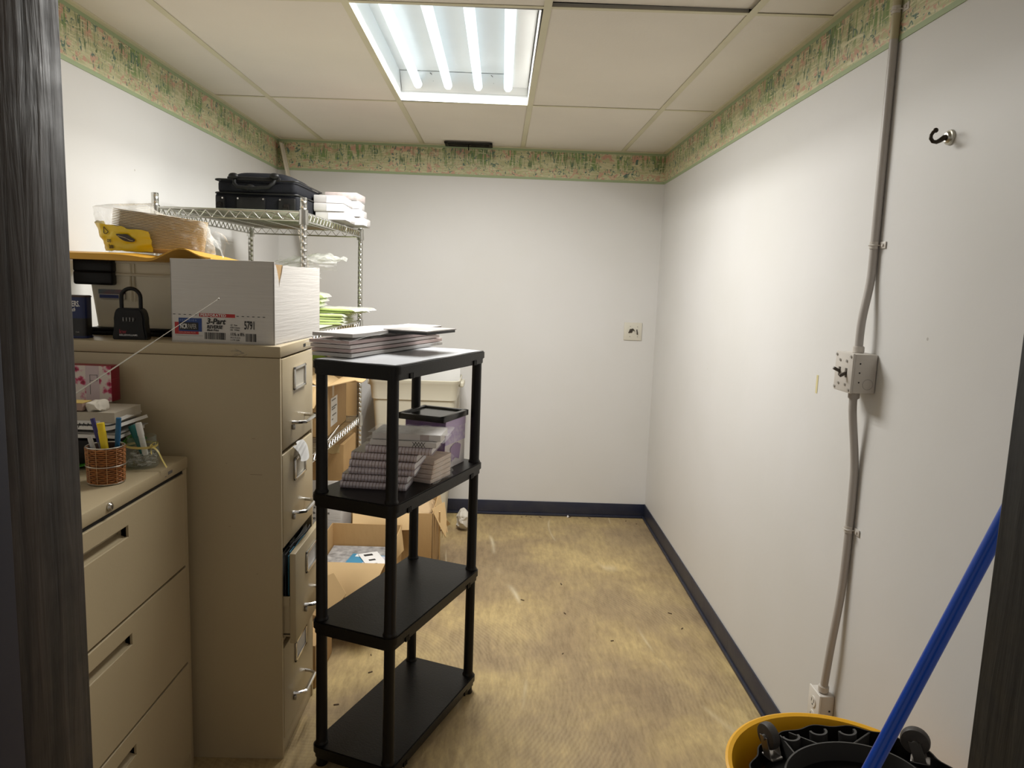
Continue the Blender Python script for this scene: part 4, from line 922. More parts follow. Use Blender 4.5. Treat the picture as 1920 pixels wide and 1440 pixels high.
put('curved_liner', MB().sheet(lambda u, v: (0.06+0.28*u, 0.04+0.34*v, 0.215+0.055*math.sin(u*PI)), 12, 4, 0.003), CARD_L, c1)
pl = MB(); pl.sheet(lambda u, v: (0.20+0.13*u, 0.01+0.10*v, 0.222+0.022*v), 4, 4, 0.001); put('packing_slip', pl, WHITE, c1)
# tall carton in the corner behind the rack, with a round green mark
c2 = thing('cardboard_box', 'tall brown cardboard box with a green oval mark behind the wire rack', 'box', (-1.34, 3.90, 0))
put('case', MB().box((0, 0, 0), (0.50, 0.45, 1.10), 0.003), CARD, c2)
gm = MB(); gm.cyl((0.37, -0.0012, 1.035), (0.37, -0.0002, 1.035), 0.07, n=32, M=TR(0.37, 0, 1.035) @ Matrix.Diagonal((1.25, 1, 0.62, 1)) @ TR(-0.37, 0, -1.035)); put('printed_ring', gm, INK, c2)
gm = MB(); gm.cyl((0.37, -0.0024, 1.035), (0.37, -0.0010, 1.035), 0.064, n=32, M=TR(0.37, 0, 1.035) @ Matrix.Diagonal((1.25, 1, 0.62, 1)) @ TR(-0.37, 0, -1.035)); put('printed_oval', gm, mat('olive_green_ink', (0.22, 0.30, 0.035), 0.6), c2)
# white printed carton under the rack and a closed box on top of it
c3 = thing('carton', 'white printed paper carton on the floor under the wire rack', 'box', (-1.08, 3.42, 0), 0)
put('case', MB().box((0, 0, 0), (0.345, 0.30, 0.520), 0.003), WHITEBOX, c3)
for k in range(7): txt(('Multipurpose paper', 'letter size', '8.5 x 11 in', '20 lb  92 bright', '5000 sheets', '10 reams', 'acid free')[k], 0.016, INK, c3, FRONT(0.19, -0.001, 0.44-0.028*k), bold=0.0002)
c4 = thing('cardboard_box', 'closed brown cardboard box with shiny tape under the lower wire shelf', 'box', (-1.10, 3.425, 0.5203), 0)
put('case', MB().box((0, 0, 0), (0.375, 0.29, 0.178), 0.003), CARD, c4)
put('tape', MB().sheet(lambda u, v: (0.02+0.335*u, -0.0008, 0.135+0.042*v+0.003*math.sin(u*40)), 30, 1, 0.0004), mat('shiny_tape', (0.55, 0.42, 0.22), 0.15), c4)
sm_ = MB(); sm_.tube([(0.26+0.018*math.cos(a*PI/8), -0.001, 0.09+0.022*math.sin(a*PI/8)) for a in range(-5, 9)], 0.002, 6); put('printed_mark', sm_, INK, c4)
# open box A with books, box B behind it, box C in front under the flap
cA = open_carton('cardboard_box', 'open cardboard box with a blue booklet inside, on the floor beside the cabinet', -0.765, 2.875, -0.435, 3.365, 0, 0.332,
                 [('f', 0.12, 0.99, 0.14, 2.25, -0.25), ('l', 0.06, 0.62, 0.15, 1.15, -0.15), ('r', 0.1, 0.95, 0.10, 2.9, -0.2)])
put('corner_flap', MB().prism([(0, 0), (0.085, -0.02), (0.145, 0.075), (0.085, 0.155), (0.0, 0.12)], 0, 0.0035, M=TR(0.055, -0.170, 0.190) @ RX(1.0) @ RY(-0.1)), CARD_L, cA)
def booklet(lab, x, y, z, rz, m, w_=0.15, d_=0.21, h_=0.012, marks=()):
    t = thing('booklet', lab, 'booklet', (x, y, z), rz, 'printed matter in the open box')
    put('pages', MB().box((0.001, 0.001, 0.001), (w_-0.001, d_-0.001, h_-0.001)), WHITE, t); put('cover', MB().box((0, 0, h_-0.0014), (w_, d_, h_), 0.0004), m, t)
    for mm, a, b, c, d in marks: put('printed_panel', MB().box((a, b, h_), (c, d, h_+0.0005)), mm, t)
    return t
BLU = mat('cyan_print', (0.045, 0.25, 0.42), 0.4); DKP = mat('dark_photo_print', (0.03, 0.032, 0.04), 0.4, var=0.9, vscale=40, col2=(0.3, 0.3, 0.32)); LIL = mat('lilac_print', (0.52, 0.52, 0.60), 0.45)
bk = MB().box((-0.755, 2.885, 0.006), (-0.445, 3.355, 0.225), 0.002)
solo('paper_stack', bk, mat('stacked_print_edges', (0.16, 0.155, 0.155), 0.6, var=0.6, vscale=80, stretch=(0.4, 0.4, 6), col2=(0.45, 0.44, 0.43)), 'tight stack of dark printed sheets filling the open floor box', 'paper')
booklet('blue and white booklet lying in the open floor box', -0.662, 3.03, 0.2262, -0.12, BLU, 0.20, 0.20, 0.010, ((LIL, 0.075, 0.02, 0.195, 0.19), (DKP, 0.0, 0.01, 0.07, 0.06), (WHITE, 0.02, 0.165, 0.07, 0.195)))
booklet('white card with black print lying across the blue booklet', -0.530, 3.04, 0.2375, 0.45, WHITE, 0.09, 0.19, 0.003, ((INK, 0.02, 0.15, 0.06, 0.172), (INK, 0.025, 0.09, 0.055, 0.107), (GREYINK, 0.03, 0.04, 0.05, 0.055)))
booklet('dark photo brochure half under the blue booklet', -0.70, 2.90, 0.2262, -0.05, DKP, 0.24, 0.12, 0.006)
cB = open_carton('cardboard_box', 'tall open cardboard box with ragged flaps behind the black shelving unit', -0.692, 3.445, -0.295, 3.875, 0, 0.365,
                 [('f', 0.02, 0.80, 0.085, 2.4, -0.05), ('r', 0.30, 0.9, 0.17, 2.75, -0.9), ('b', 0.05, 0.95, 0.13, 0.5, 0.0)])
put('ragged_flap', MB().prism([(0, 0), (0.10, 0.015), (0.085, -0.07), (0.05, -0.155), (0.03, -0.10)], 0, 0.0035, M=TR(0.383, 0.05, 0.372) @ RZ(0.9) @ RX(PI/2-0.35)), CARD_L, cB)
cr = MB(); cr.tube([(0.425, 0.05+0.01*k, 0.36-0.055*k+0.004*math.sin(k*3)) for k in range(6)], 0.004, 6); put('torn_edge', cr, CARD_L, cB)
pb = MB().blob((0.21, 0.21, 0.30), (0.17, 0.17, 0.07), 0.02, 14, 5, 4); put('packing_paper', pb, mat('brown_packing_paper', (0.48, 0.34, 0.19), 0.7), cB)
cC = thing('cardboard_box', 'brown cardboard box on the floor just behind the tall filing cabinet', 'box', (-1.02, 2.50, 0), 0)
put('case', MB().box((0, 0, 0), (0.392, 0.262, 0.165), 0.003), CARD, cC)
put('tape', MB().box((0.3922, 0.10, 0.0), (0.3927, 0.15, 0.165)), mat('parcel_tape', (0.46, 0.33, 0.19), 0.3), cC)

# ------------------------------------------------------------------ cream bin, lath, floor litter
def cream_bin():
    t = thing('waste_bin', 'tall cream plastic waste bin standing against the back wall', 'bin', (-0.487, 4.365, 0))
    def ring(hx, hy, r): return rrect(-hx, -hy, hx, hy, r, 6)
    lv = [(0.0, 0.178, 0.120, 0.03), (0.012, 0.190, 0.132, 0.035), (0.76, 0.226, 0.158, 0.04), (0.795, 0.228, 0.160, 0.04), (0.80, 0.248, 0.170, 0.045), (0.885, 0.256, 0.174, 0.045), (0.895, 0.262, 0.180, 0.05), (0.915, 0.266, 0.183, 0.05), (0.918, 0.260, 0.178, 0.05), (0.80, 0.240, 0.162, 0.04), (0.03, 0.186, 0.128, 0.03)]
    m = MB(); bm = bmesh.new(); rings = []
    for z, hx, hy, r in lv: rings.append([bm.verts.new((x, y, z)) for x, y in ring(hx, hy, r)])
    n = len(rings[0])
    for A, B in zip(rings, rings[1:]):
        for k in range(n): bm.faces.new((A[k], A[(k+1) % n], B[(k+1) % n], B[k]))
    bm.faces.new(rings[0][::-1]); bm.faces.new(rings[-1]); bmesh.ops.recalc_face_normals(bm, faces=bm.faces); m._add(bm)
    put('body', m, CREAM, t)
    put('handle', MB().box((0.255, -0.07, 0.868), (0.285, 0.07, 0.900), 0.008, 3), CREAM, t); put('handle', MB().box((-0.285, -0.07, 0.868), (-0.255, 0.07, 0.900), 0.008, 3), CREAM, t)
    bg = MB(); bg.blob((-0.19, -0.06, 0.895), (0.07, 0.08, 0.075), 0.025, 16, 3, 4)
    solo('plastic_bag', bg, film('cloudy_bag', fac=0.35, bump=0.9, bscale=16), 'crumpled cloudy plastic bag stuffed in the cream bin', 'bag', (-0.487, 4.365, 0))
    solo('foam_sheet', MB().box((-0.10, -0.008, 0.0), (0.16, 0.006, 0.50), 0.003), WHITE, 'white foam sheet standing in the back of the cream bin', 'board', M=TR(-0.395, 4.49, 0.46) @ RX(-0.03))
cream_bin()
def lath():
    a, b = Vector((-1.347, 4.572, 2.276)), Vector((-0.86, 4.53, 0.0))
    d = (b-a); M = d.to_track_quat('Z', 'Y').to_matrix().to_4x4(); M.translation = a
    t = thing('leaning_lath', 'long pale channel strip leaning in the back left corner', 'strip'); t.matrix_basis = TR(*b)
    m = MB(); L_ = d.length; m.box((-0.0285, -0.006, 0), (0.0285, 0.003, L_), 0.002, M=M); put('channel', m, mat('aged_cream_strip', (0.74, 0.67, 0.57), 0.5), t, world=True)
    e = MB(); e.box((0.019, -0.0075, 0.0), (0.0275, -0.005, L_), 0.001, M=M); put('edge_lip', e, mat('pale_cream_strip', (0.66, 0.62, 0.52), 0.45), t, world=True)
lath()
solo('crumpled_paper', MB().blob((0, 0, 0.062), (0.035, 0.055, 0.060), 0.022, 20, 11, 4, 0.8), mat('dusty_white_tissue', (0.62, 0.58, 0.51), 0.8), 'crumpled wad of white paper on the floor beside the cream bin', 'paper', (-0.185, 4.28, 0.002), 0.4)
def litter():
    m = MB(); rr = random.Random(4)
    spots = [(0.18, 4.55), (0.21, 4.57), (0.24, 4.55), (0.30, 4.56), (0.49, 4.57), (0.50, 4.585), (0.85, 4.53), (0.91, 4.48), (0.62, 4.57), (-0.45, 2.62), (-0.47, 2.75), (-0.36, 2.50), (-0.53, 2.40), (0.34, 3.17), (-0.07, 2.62), (0.52, 2.92), (0.83, 3.2), (0.85, 3.05), (0.35, 3.5), (0.15, 3.3), (-0.55, 2.3), (-0.50, 2.22), (0.3, 2.8)]
    for x, y in spots:
        s = rr.uniform(0.004, 0.010); m.box((-s, -s*0.3, 0.0), (s, s*0.3, 0.003), 0.0008, M=TR(x, y, 0.0005) @ RZ(rr.uniform(0, 3)))
    o = put('floor_litter', m, mat('brown_crumbs', (0.10, 0.065, 0.035), 0.8)); tag(o, 'small dark crumbs and scraps scattered on the bare floor', 'litter'); o['kind'] = 'stuff'
    m2 = MB(); m2.sheet(lambda u, v: (0.012*u, 0.01*v, 0.012*math.sin(u*3)*v), 4, 4, 0.0006); solo('paper_scrap', m2, WHITE, 'tiny white paper scrap on the floor at the back wall', 'paper', (0.475, 4.575, 0.001))
litter()
# ------------------------------------------------------------------ on the low filing cabinet
LT = 0.9653
def pen_cup():
    t = thing('pen_cup', 'woven brown wicker pencil cup with wire rims on the low filing cabinet', 'cup', (-0.958, 1.772, LT))
    WK = mat('brown_wicker', (0.42, 0.155, 0.040), 0.45, var=0.4, vscale=60); WR_ = mat('silver_wire', (0.62, 0.58, 0.52), 0.28, 1.0); TN = mat('tan_reed', (0.45, 0.25, 0.11), 0.5)
    H_ = 0.094; r0, r1 = 0.0385, 0.0415; n = 24
    w_ = MB()
    rows = 17
    for k in range(rows):
        z = 0.005+(H_-0.012)*k/(rows-1); r = r0+(r1-r0)*z/H_
        w_.tube([((r+0.0016*math.cos(n/2*a*2*PI/72+PI*(k % 2)))*math.cos(a*2*PI/72), (r+0.0016*math.cos(n/2*a*2*PI/72+PI*(k % 2)))*math.sin(a*2*PI/72), z) for a in range(72)], 0.0021, 6, closed=True)
    put('weave', w_, WK, t)
    put('lining', MB().lathe([(0, 0.002), (r0-0.003, 0.002), (r1-0.003, H_-0.003), (r1-0.005, H_-0.003), (r0-0.005, 0.004), (0, 0.004)], 32), mat('dark_brown_lining', (0.05, 0.022, 0.012), 0.7), t)
    for z, r in ((0.003, r0+0.002), (0.046, (r0+r1)/2+0.0042), (H_-0.002, r1+0.001)): put('wire_ring', MB().tube([(r*math.cos(a*PI/24), r*math.sin(a*PI/24), z) for a in range(48)], 0.0016, 6, closed=True), WR_, t)
    s = MB()
    for k in range(12): a = k*PI/6; s.tube([((r0+0.0028)*math.cos(a), (r0+0.0028)*math.sin(a), 0.003), ((r1+0.0028)*math.cos(a), (r1+0.0028)*math.sin(a), H_-0.002)], 0.0009, 5)
    put('wire_upright', s, TN, t)
    def pen(name, label, p, q, r, segs, cat='pen'):
        p, q = Vector(p), Vector(q); d = q-p; M = d.to_track_quat('Z', 'Y').to_matrix().to_4x4(); M.translation = Vector((-0.958, 1.772, LT))+p
        o = thing(name, label, cat, group='writing tools in the wicker cup'); o.matrix_basis = M; L_ = d.length
        for nm, a, b, ra, rb, mt in segs: put(nm, MB().lathe([(0, a*L_), (ra*r, a*L_), (rb*r, b*L_), (0, b*L_)] if nm != 'clip' else [(0, 0), (0.001, 0), (0.001, 0.001), (0, 0.001)], 16) if nm != 'clip' else MB().box((r*0.9, -0.0018, a*L_), (r*0.9+0.0015, 0.0018, b*L_), 0.0005), mt, o)
    PUR = mat('purple_plastic', (0.035, 0.028, 0.16), 0.3); SMK = mat('smoky_barrel', (0.16, 0.155, 0.16), 0.25); YP = mat('bright_yellow_plastic', (0.82, 0.60, 0.01), 0.35); BP = mat('blue_pen_plastic', (0.01, 0.11, 0.25), 0.3); SIL = mat('silver_plastic', (0.50, 0.49, 0.48), 0.3)
    pen('pen', 'purple-capped ballpoint pen in the wicker cup', (0.010, 0.0, 0.006), (-0.031, 0.004, 0.158), 0.0048, [('barrel', 0, 0.70, 0.9, 1, SMK), ('cap', 0.62, 1.0, 1.15, 1.1, PUR), ('clip', 0.68, 0.98, 0, 0, PUR)])
    pen('pen', 'silver-grey pen leaning at the left in the wicker cup', (0.004, -0.018, 0.006), (-0.028, -0.018, 0.118), 0.0055, [('barrel', 0, 0.9, 1, 1, SIL), ('cap', 0.9, 1.0, 1.05, 0.9, SIL)])
    pen('highlighter', 'fat yellow highlighter in the wicker cup', (0.016, -0.010, 0.006), (-0.0045, -0.010, 0.150), 0.0090, [('barrel', 0, 0.70, 0.92, 0.95, YP), ('cap', 0.68, 0.86, 1.0, 1.0, YP), ('cap_end', 0.86, 1.0, 0.9, 1.0, YP)], 'highlighter')
    pen('pen', 'blue pen at the right in the wicker cup', (0.016, 0.012, 0.006), (0.030, 0.010, 0.160), 0.0060, [('barrel', 0, 0.78, 0.9, 0.95, BP), ('cap', 0.62, 1.0, 1.1, 1.0, BP), ('clip', 0.66, 0.97, 0, 0, BP)])
pen_cup()

def clip_jar():
    J = (-0.944, 1.926)
    t = thing('glass_jar', 'small glass jar tied with a yellow ribbon on the low filing cabinet', 'jar', (J[0], J[1], LT))
    put('glass', MB().lathe([(0, 0.001), (0.036, 0.001), (0.041, 0.006), (0.0425, 0.02), (0.0425, 0.045), (0.040, 0.056), (0.036, 0.063), (0.0365, 0.066), (0.035, 0.069), (0.0368, 0.072), (0.035, 0.076), (0.0362, 0.082), (0.0345, 0.085), (0.033, 0.084), (0.033, 0.066), (0.038, 0.055), (0.040, 0.044), (0.040, 0.02), (0.038, 0.008), (0, 0.006)], 40), GLASS, t)
    RB = mat('yellow_ribbon', (0.62, 0.50, 0.15), 0.4)
    rb = MB(); rb.sheet(lambda u, v: (0.0392*math.cos(u*2*PI)*(1+0.0*v), 0.0392*math.sin(u*2*PI), 0.0565+0.006*v+0.001*math.sin(u*12)), 48, 1, 0.0006)
    put('ribbon', rb, RB, t)
    kn = MB(); K = Vector((0.034, -0.020, 0.061)); kn.sphere(K, 0.0045, (1, 1, 0.9), 8)
    for dx, dz, L_ in ((0.045, -0.052, 1), (0.012, -0.030, 0.6), (0.010, 0.012, 0.5)):
        kn.sheet(lambda u, v: K+Vector((dx*u*L_+0.002*math.sin(u*6), -0.012*u+0.005*(v-0.5), dz*u*L_+0.010*math.sin(u*PI)*(1 if dx > 0.03 else 0.3)+0.003*(v-0.5))), 12, 2, 0.0006)
    kn.tube([K, K+Vector((0.006, -0.003, 0.010)), K+Vector((0.014, -0.005, 0.013)), K+Vector((0.013, -0.006, 0.004)), K], 0.0014, 6)
    put('bow', kn, RB, t)
    pc = MB(); rr = random.Random(9)
    for k in range(150):
        a = rr.uniform(0, 2*PI); r = 0.033*math.sqrt(rr.random()); z = 0.009+0.032*rr.random()
        M = TR(r*math.cos(a), r*math.sin(a), z) @ RZ(rr.uniform(0, 6)) @ RX(rr.uniform(-1.2, 1.2)); L_, W_ = 0.010, 0.0024
        pc.tube([(-L_/2, -W_, 0), (L_/2, -W_, 0), (L_/2+0.002, 0, 0), (L_/2, W_, 0), (-L_/2, W_, 0)], 0.0006, 4, M=M)
    o = put('paper_clips', pc, mat('clip_wire', (0.66, 0.65, 0.62), 0.4, 0.4)); o.matrix_basis = TR(J[0], J[1], LT); tag(o, 'heap of silver wire paper clips filling the small glass jar', 'paper clips'); o['kind'] = 'stuff'
    def stick(name, lab, p, q, r, mt, cat):
        p, q = Vector((J[0], J[1], LT))+Vector(p), Vector((J[0], J[1], LT))+Vector(q); d = q-p; M = d.to_track_quat('Z', 'Y').to_matrix().to_4x4(); M.translation = p; L_ = d.length
        o = thing(name, lab, cat); o.matrix_basis = M
        put('barrel', MB().lathe([(0, 0), (r*0.85, 0.001), (r, 0.004), (r, L_*0.66), (0, L_*0.66)], 18), mt, o); put('cap', MB().lathe([(0, L_*0.62), (r*1.12, L_*0.62), (r*1.12, L_*0.95), (r*0.95, L_), (0, L_)], 18), mt, o)
    stick('marker', 'white capped marker standing in the glass jar', (0.014, -0.010, 0.034), (-0.002, -0.012, 0.122), 0.0075, mat('white_plastic', (0.74, 0.73, 0.70), 0.35), 'marker')
    stick('marker', 'teal green marker standing in the glass jar behind the white one', (0.004, 0.006, 0.030), (-0.027, 0.004, 0.112), 0.0095, mat('teal_plastic', (0.012, 0.15, 0.14), 0.35), 'marker')
clip_jar()

def desk_pile():
    # green tray with the pile of pads and sheets, small box, floral gift box
    G = mat('leaf_green_plastic', (0.05, 0.24, 0.02), 0.32)
    t = thing('tray', 'leaf green plastic tray with raised curled ends, under the pads on the low cabinet', 'tray', (-1.142, 1.965, LT))
    put('tray', MB().sheet(lambda u, v: (-0.145+0.30*u, -0.090+0.17*v, 0.004+0.076*abs(2*u-1)**2.0*(1-0.35*(2*v-1)**2)), 30, 10, 0.003), G, t)
    put('dark_insert', MB().box((-0.10, -0.075, 0.012), (0.10, 0.075, 0.076), 0.006), BLACK, t)
    z = LT+0.084
    spec = [('notepad', 'white paper pad lowest in the pile on the green tray', 0.22, 0.15, 0.012, WHITE, 0.05), ('notepad', 'grey-backed pad with curled pages, second in the pile on the tray', 0.235, 0.155, 0.012, mat('grey_board', (0.40, 0.39, 0.37), 0.6), -0.04),
            ('notepad', 'spiral-bound pad with a black coil, third in the pile on the tray', 0.21, 0.15, 0.012, mat('dark_grey_board', (0.09, 0.09, 0.09), 0.6), 0.08), ('notepad', 'buff-coloured pad on top of the pile on the green tray', 0.205, 0.14, 0.030, mat('buff_board', (0.47, 0.42, 0.34), 0.65), 0.0)]
    for k, (nm, lab, w_, d_, h_, mt, rz) in enumerate(spec):
        p = thing(nm, lab, 'notepad', (-1.095, 1.955, z), rz, 'pile of pads on the low cabinet')
        put('pages', MB().sheet(lambda u, v: (w_*(u-0.5), d_*(v-0.5), h_-0.002-0.008*max(0, u-0.75)*(1 if k < 3 else 0)+0.012*max(0, u-0.9)*(k in (1, 2))*8), 16, 4, h_-0.003), WHITE if k != 3 else mt, p)
        put('back_board', MB().box((-w_/2, -d_/2, 0), (w_/2, d_/2, 0.0016)), mt, p)
        if k == 2:
            co = MB()
            for j in range(16): co.tube([(-w_/2+0.008+j*0.0105+0.001*math.sin(a), -d_/2+0.004*math.cos(a), 0.006+0.007*math.sin(a)) for a in [q*PI/5 for q in range(10)]], 0.0011, 5, closed=True)
            put('coil', co, INK, p)
        z += h_+0.0012
    ti = MB(); ti.blob((0, 0, 0.012), (0.021, 0.024, 0.013), 0.010, 34, 2, 4)
    solo('crumpled_tissue', ti, mat('cream_tissue', (0.72, 0.67, 0.58), 0.8), 'crumpled cream tissue in front of the floral gift box', 'tissue', (-1.050, 1.915, z-0.001))
    sb = thing('small_box', 'small pinkish cardboard box in front of the floral gift box', 'box', (-1.103, 1.905, z), 0.0)
    put('case', MB().box((-0.055, -0.022, 0), (0.030, 0.022, 0.020), 0.0015), mat('dusty_pink_board', (0.38, 0.26, 0.22), 0.6), sb); put('lid', MB().box((-0.056, -0.023, 0.0195), (0.031, 0.023, 0.0215), 0.001), mat('gold_board', (0.62, 0.45, 0.14), 0.5), sb)
    fb = thing('gift_box', 'red floral gift box standing against the tall filing cabinet', 'box', (-1.258, 2.028, z), 0.0)
    RD = mat('deep_red_board', (0.235, 0.006, 0.022), 0.4)
    put('case', MB().box((0, 0, 0), (0.185, 0.047, 0.100), 0.0015), RD, fb)
    put('crease', MB().box((0.1848, 0.001, 0.062), (0.1854, 0.046, 0.0630)), mat('rose_line', (0.36, 0.03, 0.05), 0.4), fb)
    def floral(name):
        if name in MATS: return MATS[name]
        m = bpy.data.materials.new(name); m.use_nodes = True; nt = m.node_tree; N = nt.nodes; L = nt.links; b = N['Principled BSDF']; tc = N.new('ShaderNodeTexCoord')
        v = N.new('ShaderNodeTexVoronoi'); v.inputs['Scale'].default_value = 52; L.new(tc.outputs['Object'], v.inputs['Vector'])
        r = ramp(N, [(0.0, (0.08, 0.004, 0.012)), (0.15, (0.34, 0.012, 0.05)), (0.32, (0.50, 0.05, 0.13)), (0.42, (0.60, 0.34, 0.38)), (0.55, (0.66, 0.58, 0.52))]); 
        n = N.new('ShaderNodeTexNoise'); n.inputs['Scale'].default_value = 95; n.inputs['Detail'].default_value = 3; L.new(tc.outputs['Object'], n.inputs['Vector'])
        a = N.new('ShaderNodeMath'); a.operation = 'MULTIPLY_ADD'; a.inputs[1].default_value = 0.75; L.new(n.outputs['Fac'], a.inputs[0]); L.new(v.outputs['Distance'], a.inputs[2])
        s = N.new('ShaderNodeMath'); s.operation = 'SUBTRACT'; s.inputs[1].default_value = 0.42; L.new(a.outputs[0], s.inputs[0]); L.new(s.outputs[0], r.inputs[0]); L.new(r.outputs[0], b.inputs['Base Color']); b.inputs['Roughness'].default_value = 0.4
        MATS[name] = m; return m
    FL = floral('red_flower_print')
    put('floral_panel', MB().box((0.1525, -0.001, 0.0), (0.1852, 0.0, 0.1)), FL, fb); put('floral_panel', MB().box((0.0, -0.001, 0.0), (0.1155, 0.0, 0.1)), FL, fb)
    put('label_panel', MB().box((0.1155, -0.0012, 0.0), (0.1525, 0.0, 0.1)), mat('pale_lilac_print', (0.55, 0.44, 0.45), 0.5), fb)
    q = MB()
    for a, b, c, d in ((0.127, 0.058, 0.148, 0.0592), (0.127, 0.074, 0.148, 0.0752), (0.147, 0.058, 0.1482, 0.0752), (0.127, 0.020, 0.1282, 0.0752)): q.box((a, -0.002, b), (c, -0.0010, d))
    put('printed_frame', q, GREYINK, fb)
desk_pile()

def antenna():
    a, b = Vector((-0.743, 1.95, 1.419)), Vector((-0.92, 1.60, 1.217)); d = (a-b).normalized(); base_ = b - d*0.50
    t = thing('antenna', 'thin chrome telescopic antenna slanting up across the tall filing cabinet', 'antenna'); t.matrix_basis = TR(base_.x, base_.y, LT)
    L_ = (a-base_).length
    sec = [(0.0, 0.30, 0.0026), (0.30, 0.52, 0.0021), (0.52, 0.76, 0.0016), (0.76, 0.995, 0.0010)]
    for f0, f1, r in sec: put('section', MB().cyl(base_+d*L_*f0, base_+d*L_*f1, r, n=10), CHROME, t, world=True)
    put('tip', MB().sphere(a, 0.0028, n=8), CHROME, t, world=True)
    put('base', MB().box((base_.x-0.11, base_.y-0.03, LT), (base_.x+0.03, base_.y+0.03, base_.z+0.006), 0.008), BLACK, t, world=True, label='black plastic base block')
antenna()

# ------------------------------------------------------------------ on the black shelving unit
PKM = TR(-0.548, 2.165, SH_Z[3]+0.0030) @ RZ(-0.363)
def white_packs():
    cols = [('grey', (0.60, 0.585, 0.575)), ('pink', (0.60, 0.47, 0.45)), ('pale', (0.64, 0.57, 0.55)), ('rose', (0.55, 0.42, 0.405)), ('white', (0.52, 0.49, 0.48))]
    nm = ['lowest shrink-wrapped pack in the paper pile on top of the black shelving', 'pinkish shrink-wrapped pack second from the bottom on the black shelving', 'pale pink shrink-wrapped pack in the middle of the top pile', 'rose-tinted shrink-wrapped pack second from the top of the pile', 'whitest shrink-wrapped pack, uppermost under the picture frame']
    z = 0.0; Wd, Ln = 0.135, 0.60
    for k in range(5):
        th = 0.0118
        t = thing('paper_pack', nm[k], 'paper pack', group='paper packs on top of the black shelving'); dx = random.uniform(-0.006, 0.006); dy = random.uniform(-0.010, 0.006)-0.004*k
        t.matrix_basis = PKM @ TR(dx, dy, z) @ RZ(random.uniform(-0.01, 0.01))
        sag = lambda u, v: 0.0025*math.sin(v*8+k) if k == 4 else 0.0
        m = MB(); m.sheet(lambda u, v: (Wd*u, Ln*v, th-0.0012+sag(u, v)), 6, 24, th-0.0018); put('sheets', m, mat('pack_paper_'+cols[k][0], cols[k][1], 0.6, var=0.16, vscale=30, stretch=(1, 1, 30)), t)
        w_ = MB(); w_.sheet(lambda u, v: (-0.008+(Wd+0.016)*u, -0.016+(Ln+0.035)*v, 0.0008+(th-0.0012)*min(1, 6*min(v+0.02, 1.02-v))*1.0+0.002*noise.noise(Vector((u*8, v*14, k)))+sag(u, v)), 14, 40)
        put('wrap', w_, FILM, t)
        z += th+0.0008
white_packs()
def picture_frame(label, M, w_, d_, h_, glass):
    t = thing('framed_picture', label, 'picture frame'); t.matrix_basis = M
    m = MB(); b = 0.016
    for lo, hi in (((0, 0, 0), (w_, b, h_)), ((0, d_-b, 0), (w_, d_, h_)), ((0, 0, 0), (b, d_, h_)), ((w_-b, 0, 0), (w_, d_, h_))): m.box(lo, hi, 0.0015)
    put('frame', m, mat('black_frame', (0.012, 0.011, 0.010), 0.3), t)
    put('backing', MB().box((b*0.5, b*0.5, 0.001), (w_-b*0.5, d_-b*0.5, h_*0.45)), mat('dark_backing', (0.03, 0.03, 0.03), 0.6), t)
    put('glass', MB().box((b*0.6, b*0.6, h_*0.45), (w_-b*0.6, d_-b*0.6, h_*0.72)), glass, t)
    return t
def plaque():
    t = thing('picture', 'thin grey-white picture panel lying on the wrapped paper pile', 'picture'); t.matrix_basis = TR(-0.222, 2.245, SH_Z[3]+0.0655) @ RZ(1.18)
    put('backing', MB().box((0.003, 0.003, 0), (0.202, 0.152, 0.009), 0.001), mat('dark_backing', (0.03, 0.03, 0.03), 0.6), t)
    put('face', MB().box((0, 0, 0.0085), (0.205, 0.155, 0.0125), 0.0008), mat('grey_white_print', (0.42, 0.395, 0.38), 0.35, var=0.3, vscale=25), t)
plaque()
solo('plastic_sheet', MB().sheet(lambda u, v: (-0.012+(SH_W+0.024)*u, -0.012+(SH_L+0.024)*v, 0.0012+0.0012*(1+math.sin(u*9+v*14))*0.5), 16, 24, 0.0008), mat('bluish_white_sheet', (0.44, 0.45, 0.47), 0.3, bump=0.2, bscale=10), 'bluish white plastic sheet covering the top of the black shelving', 'sheet', M=SHM @ TR(0, 0, SH_Z[3]-0.0008))

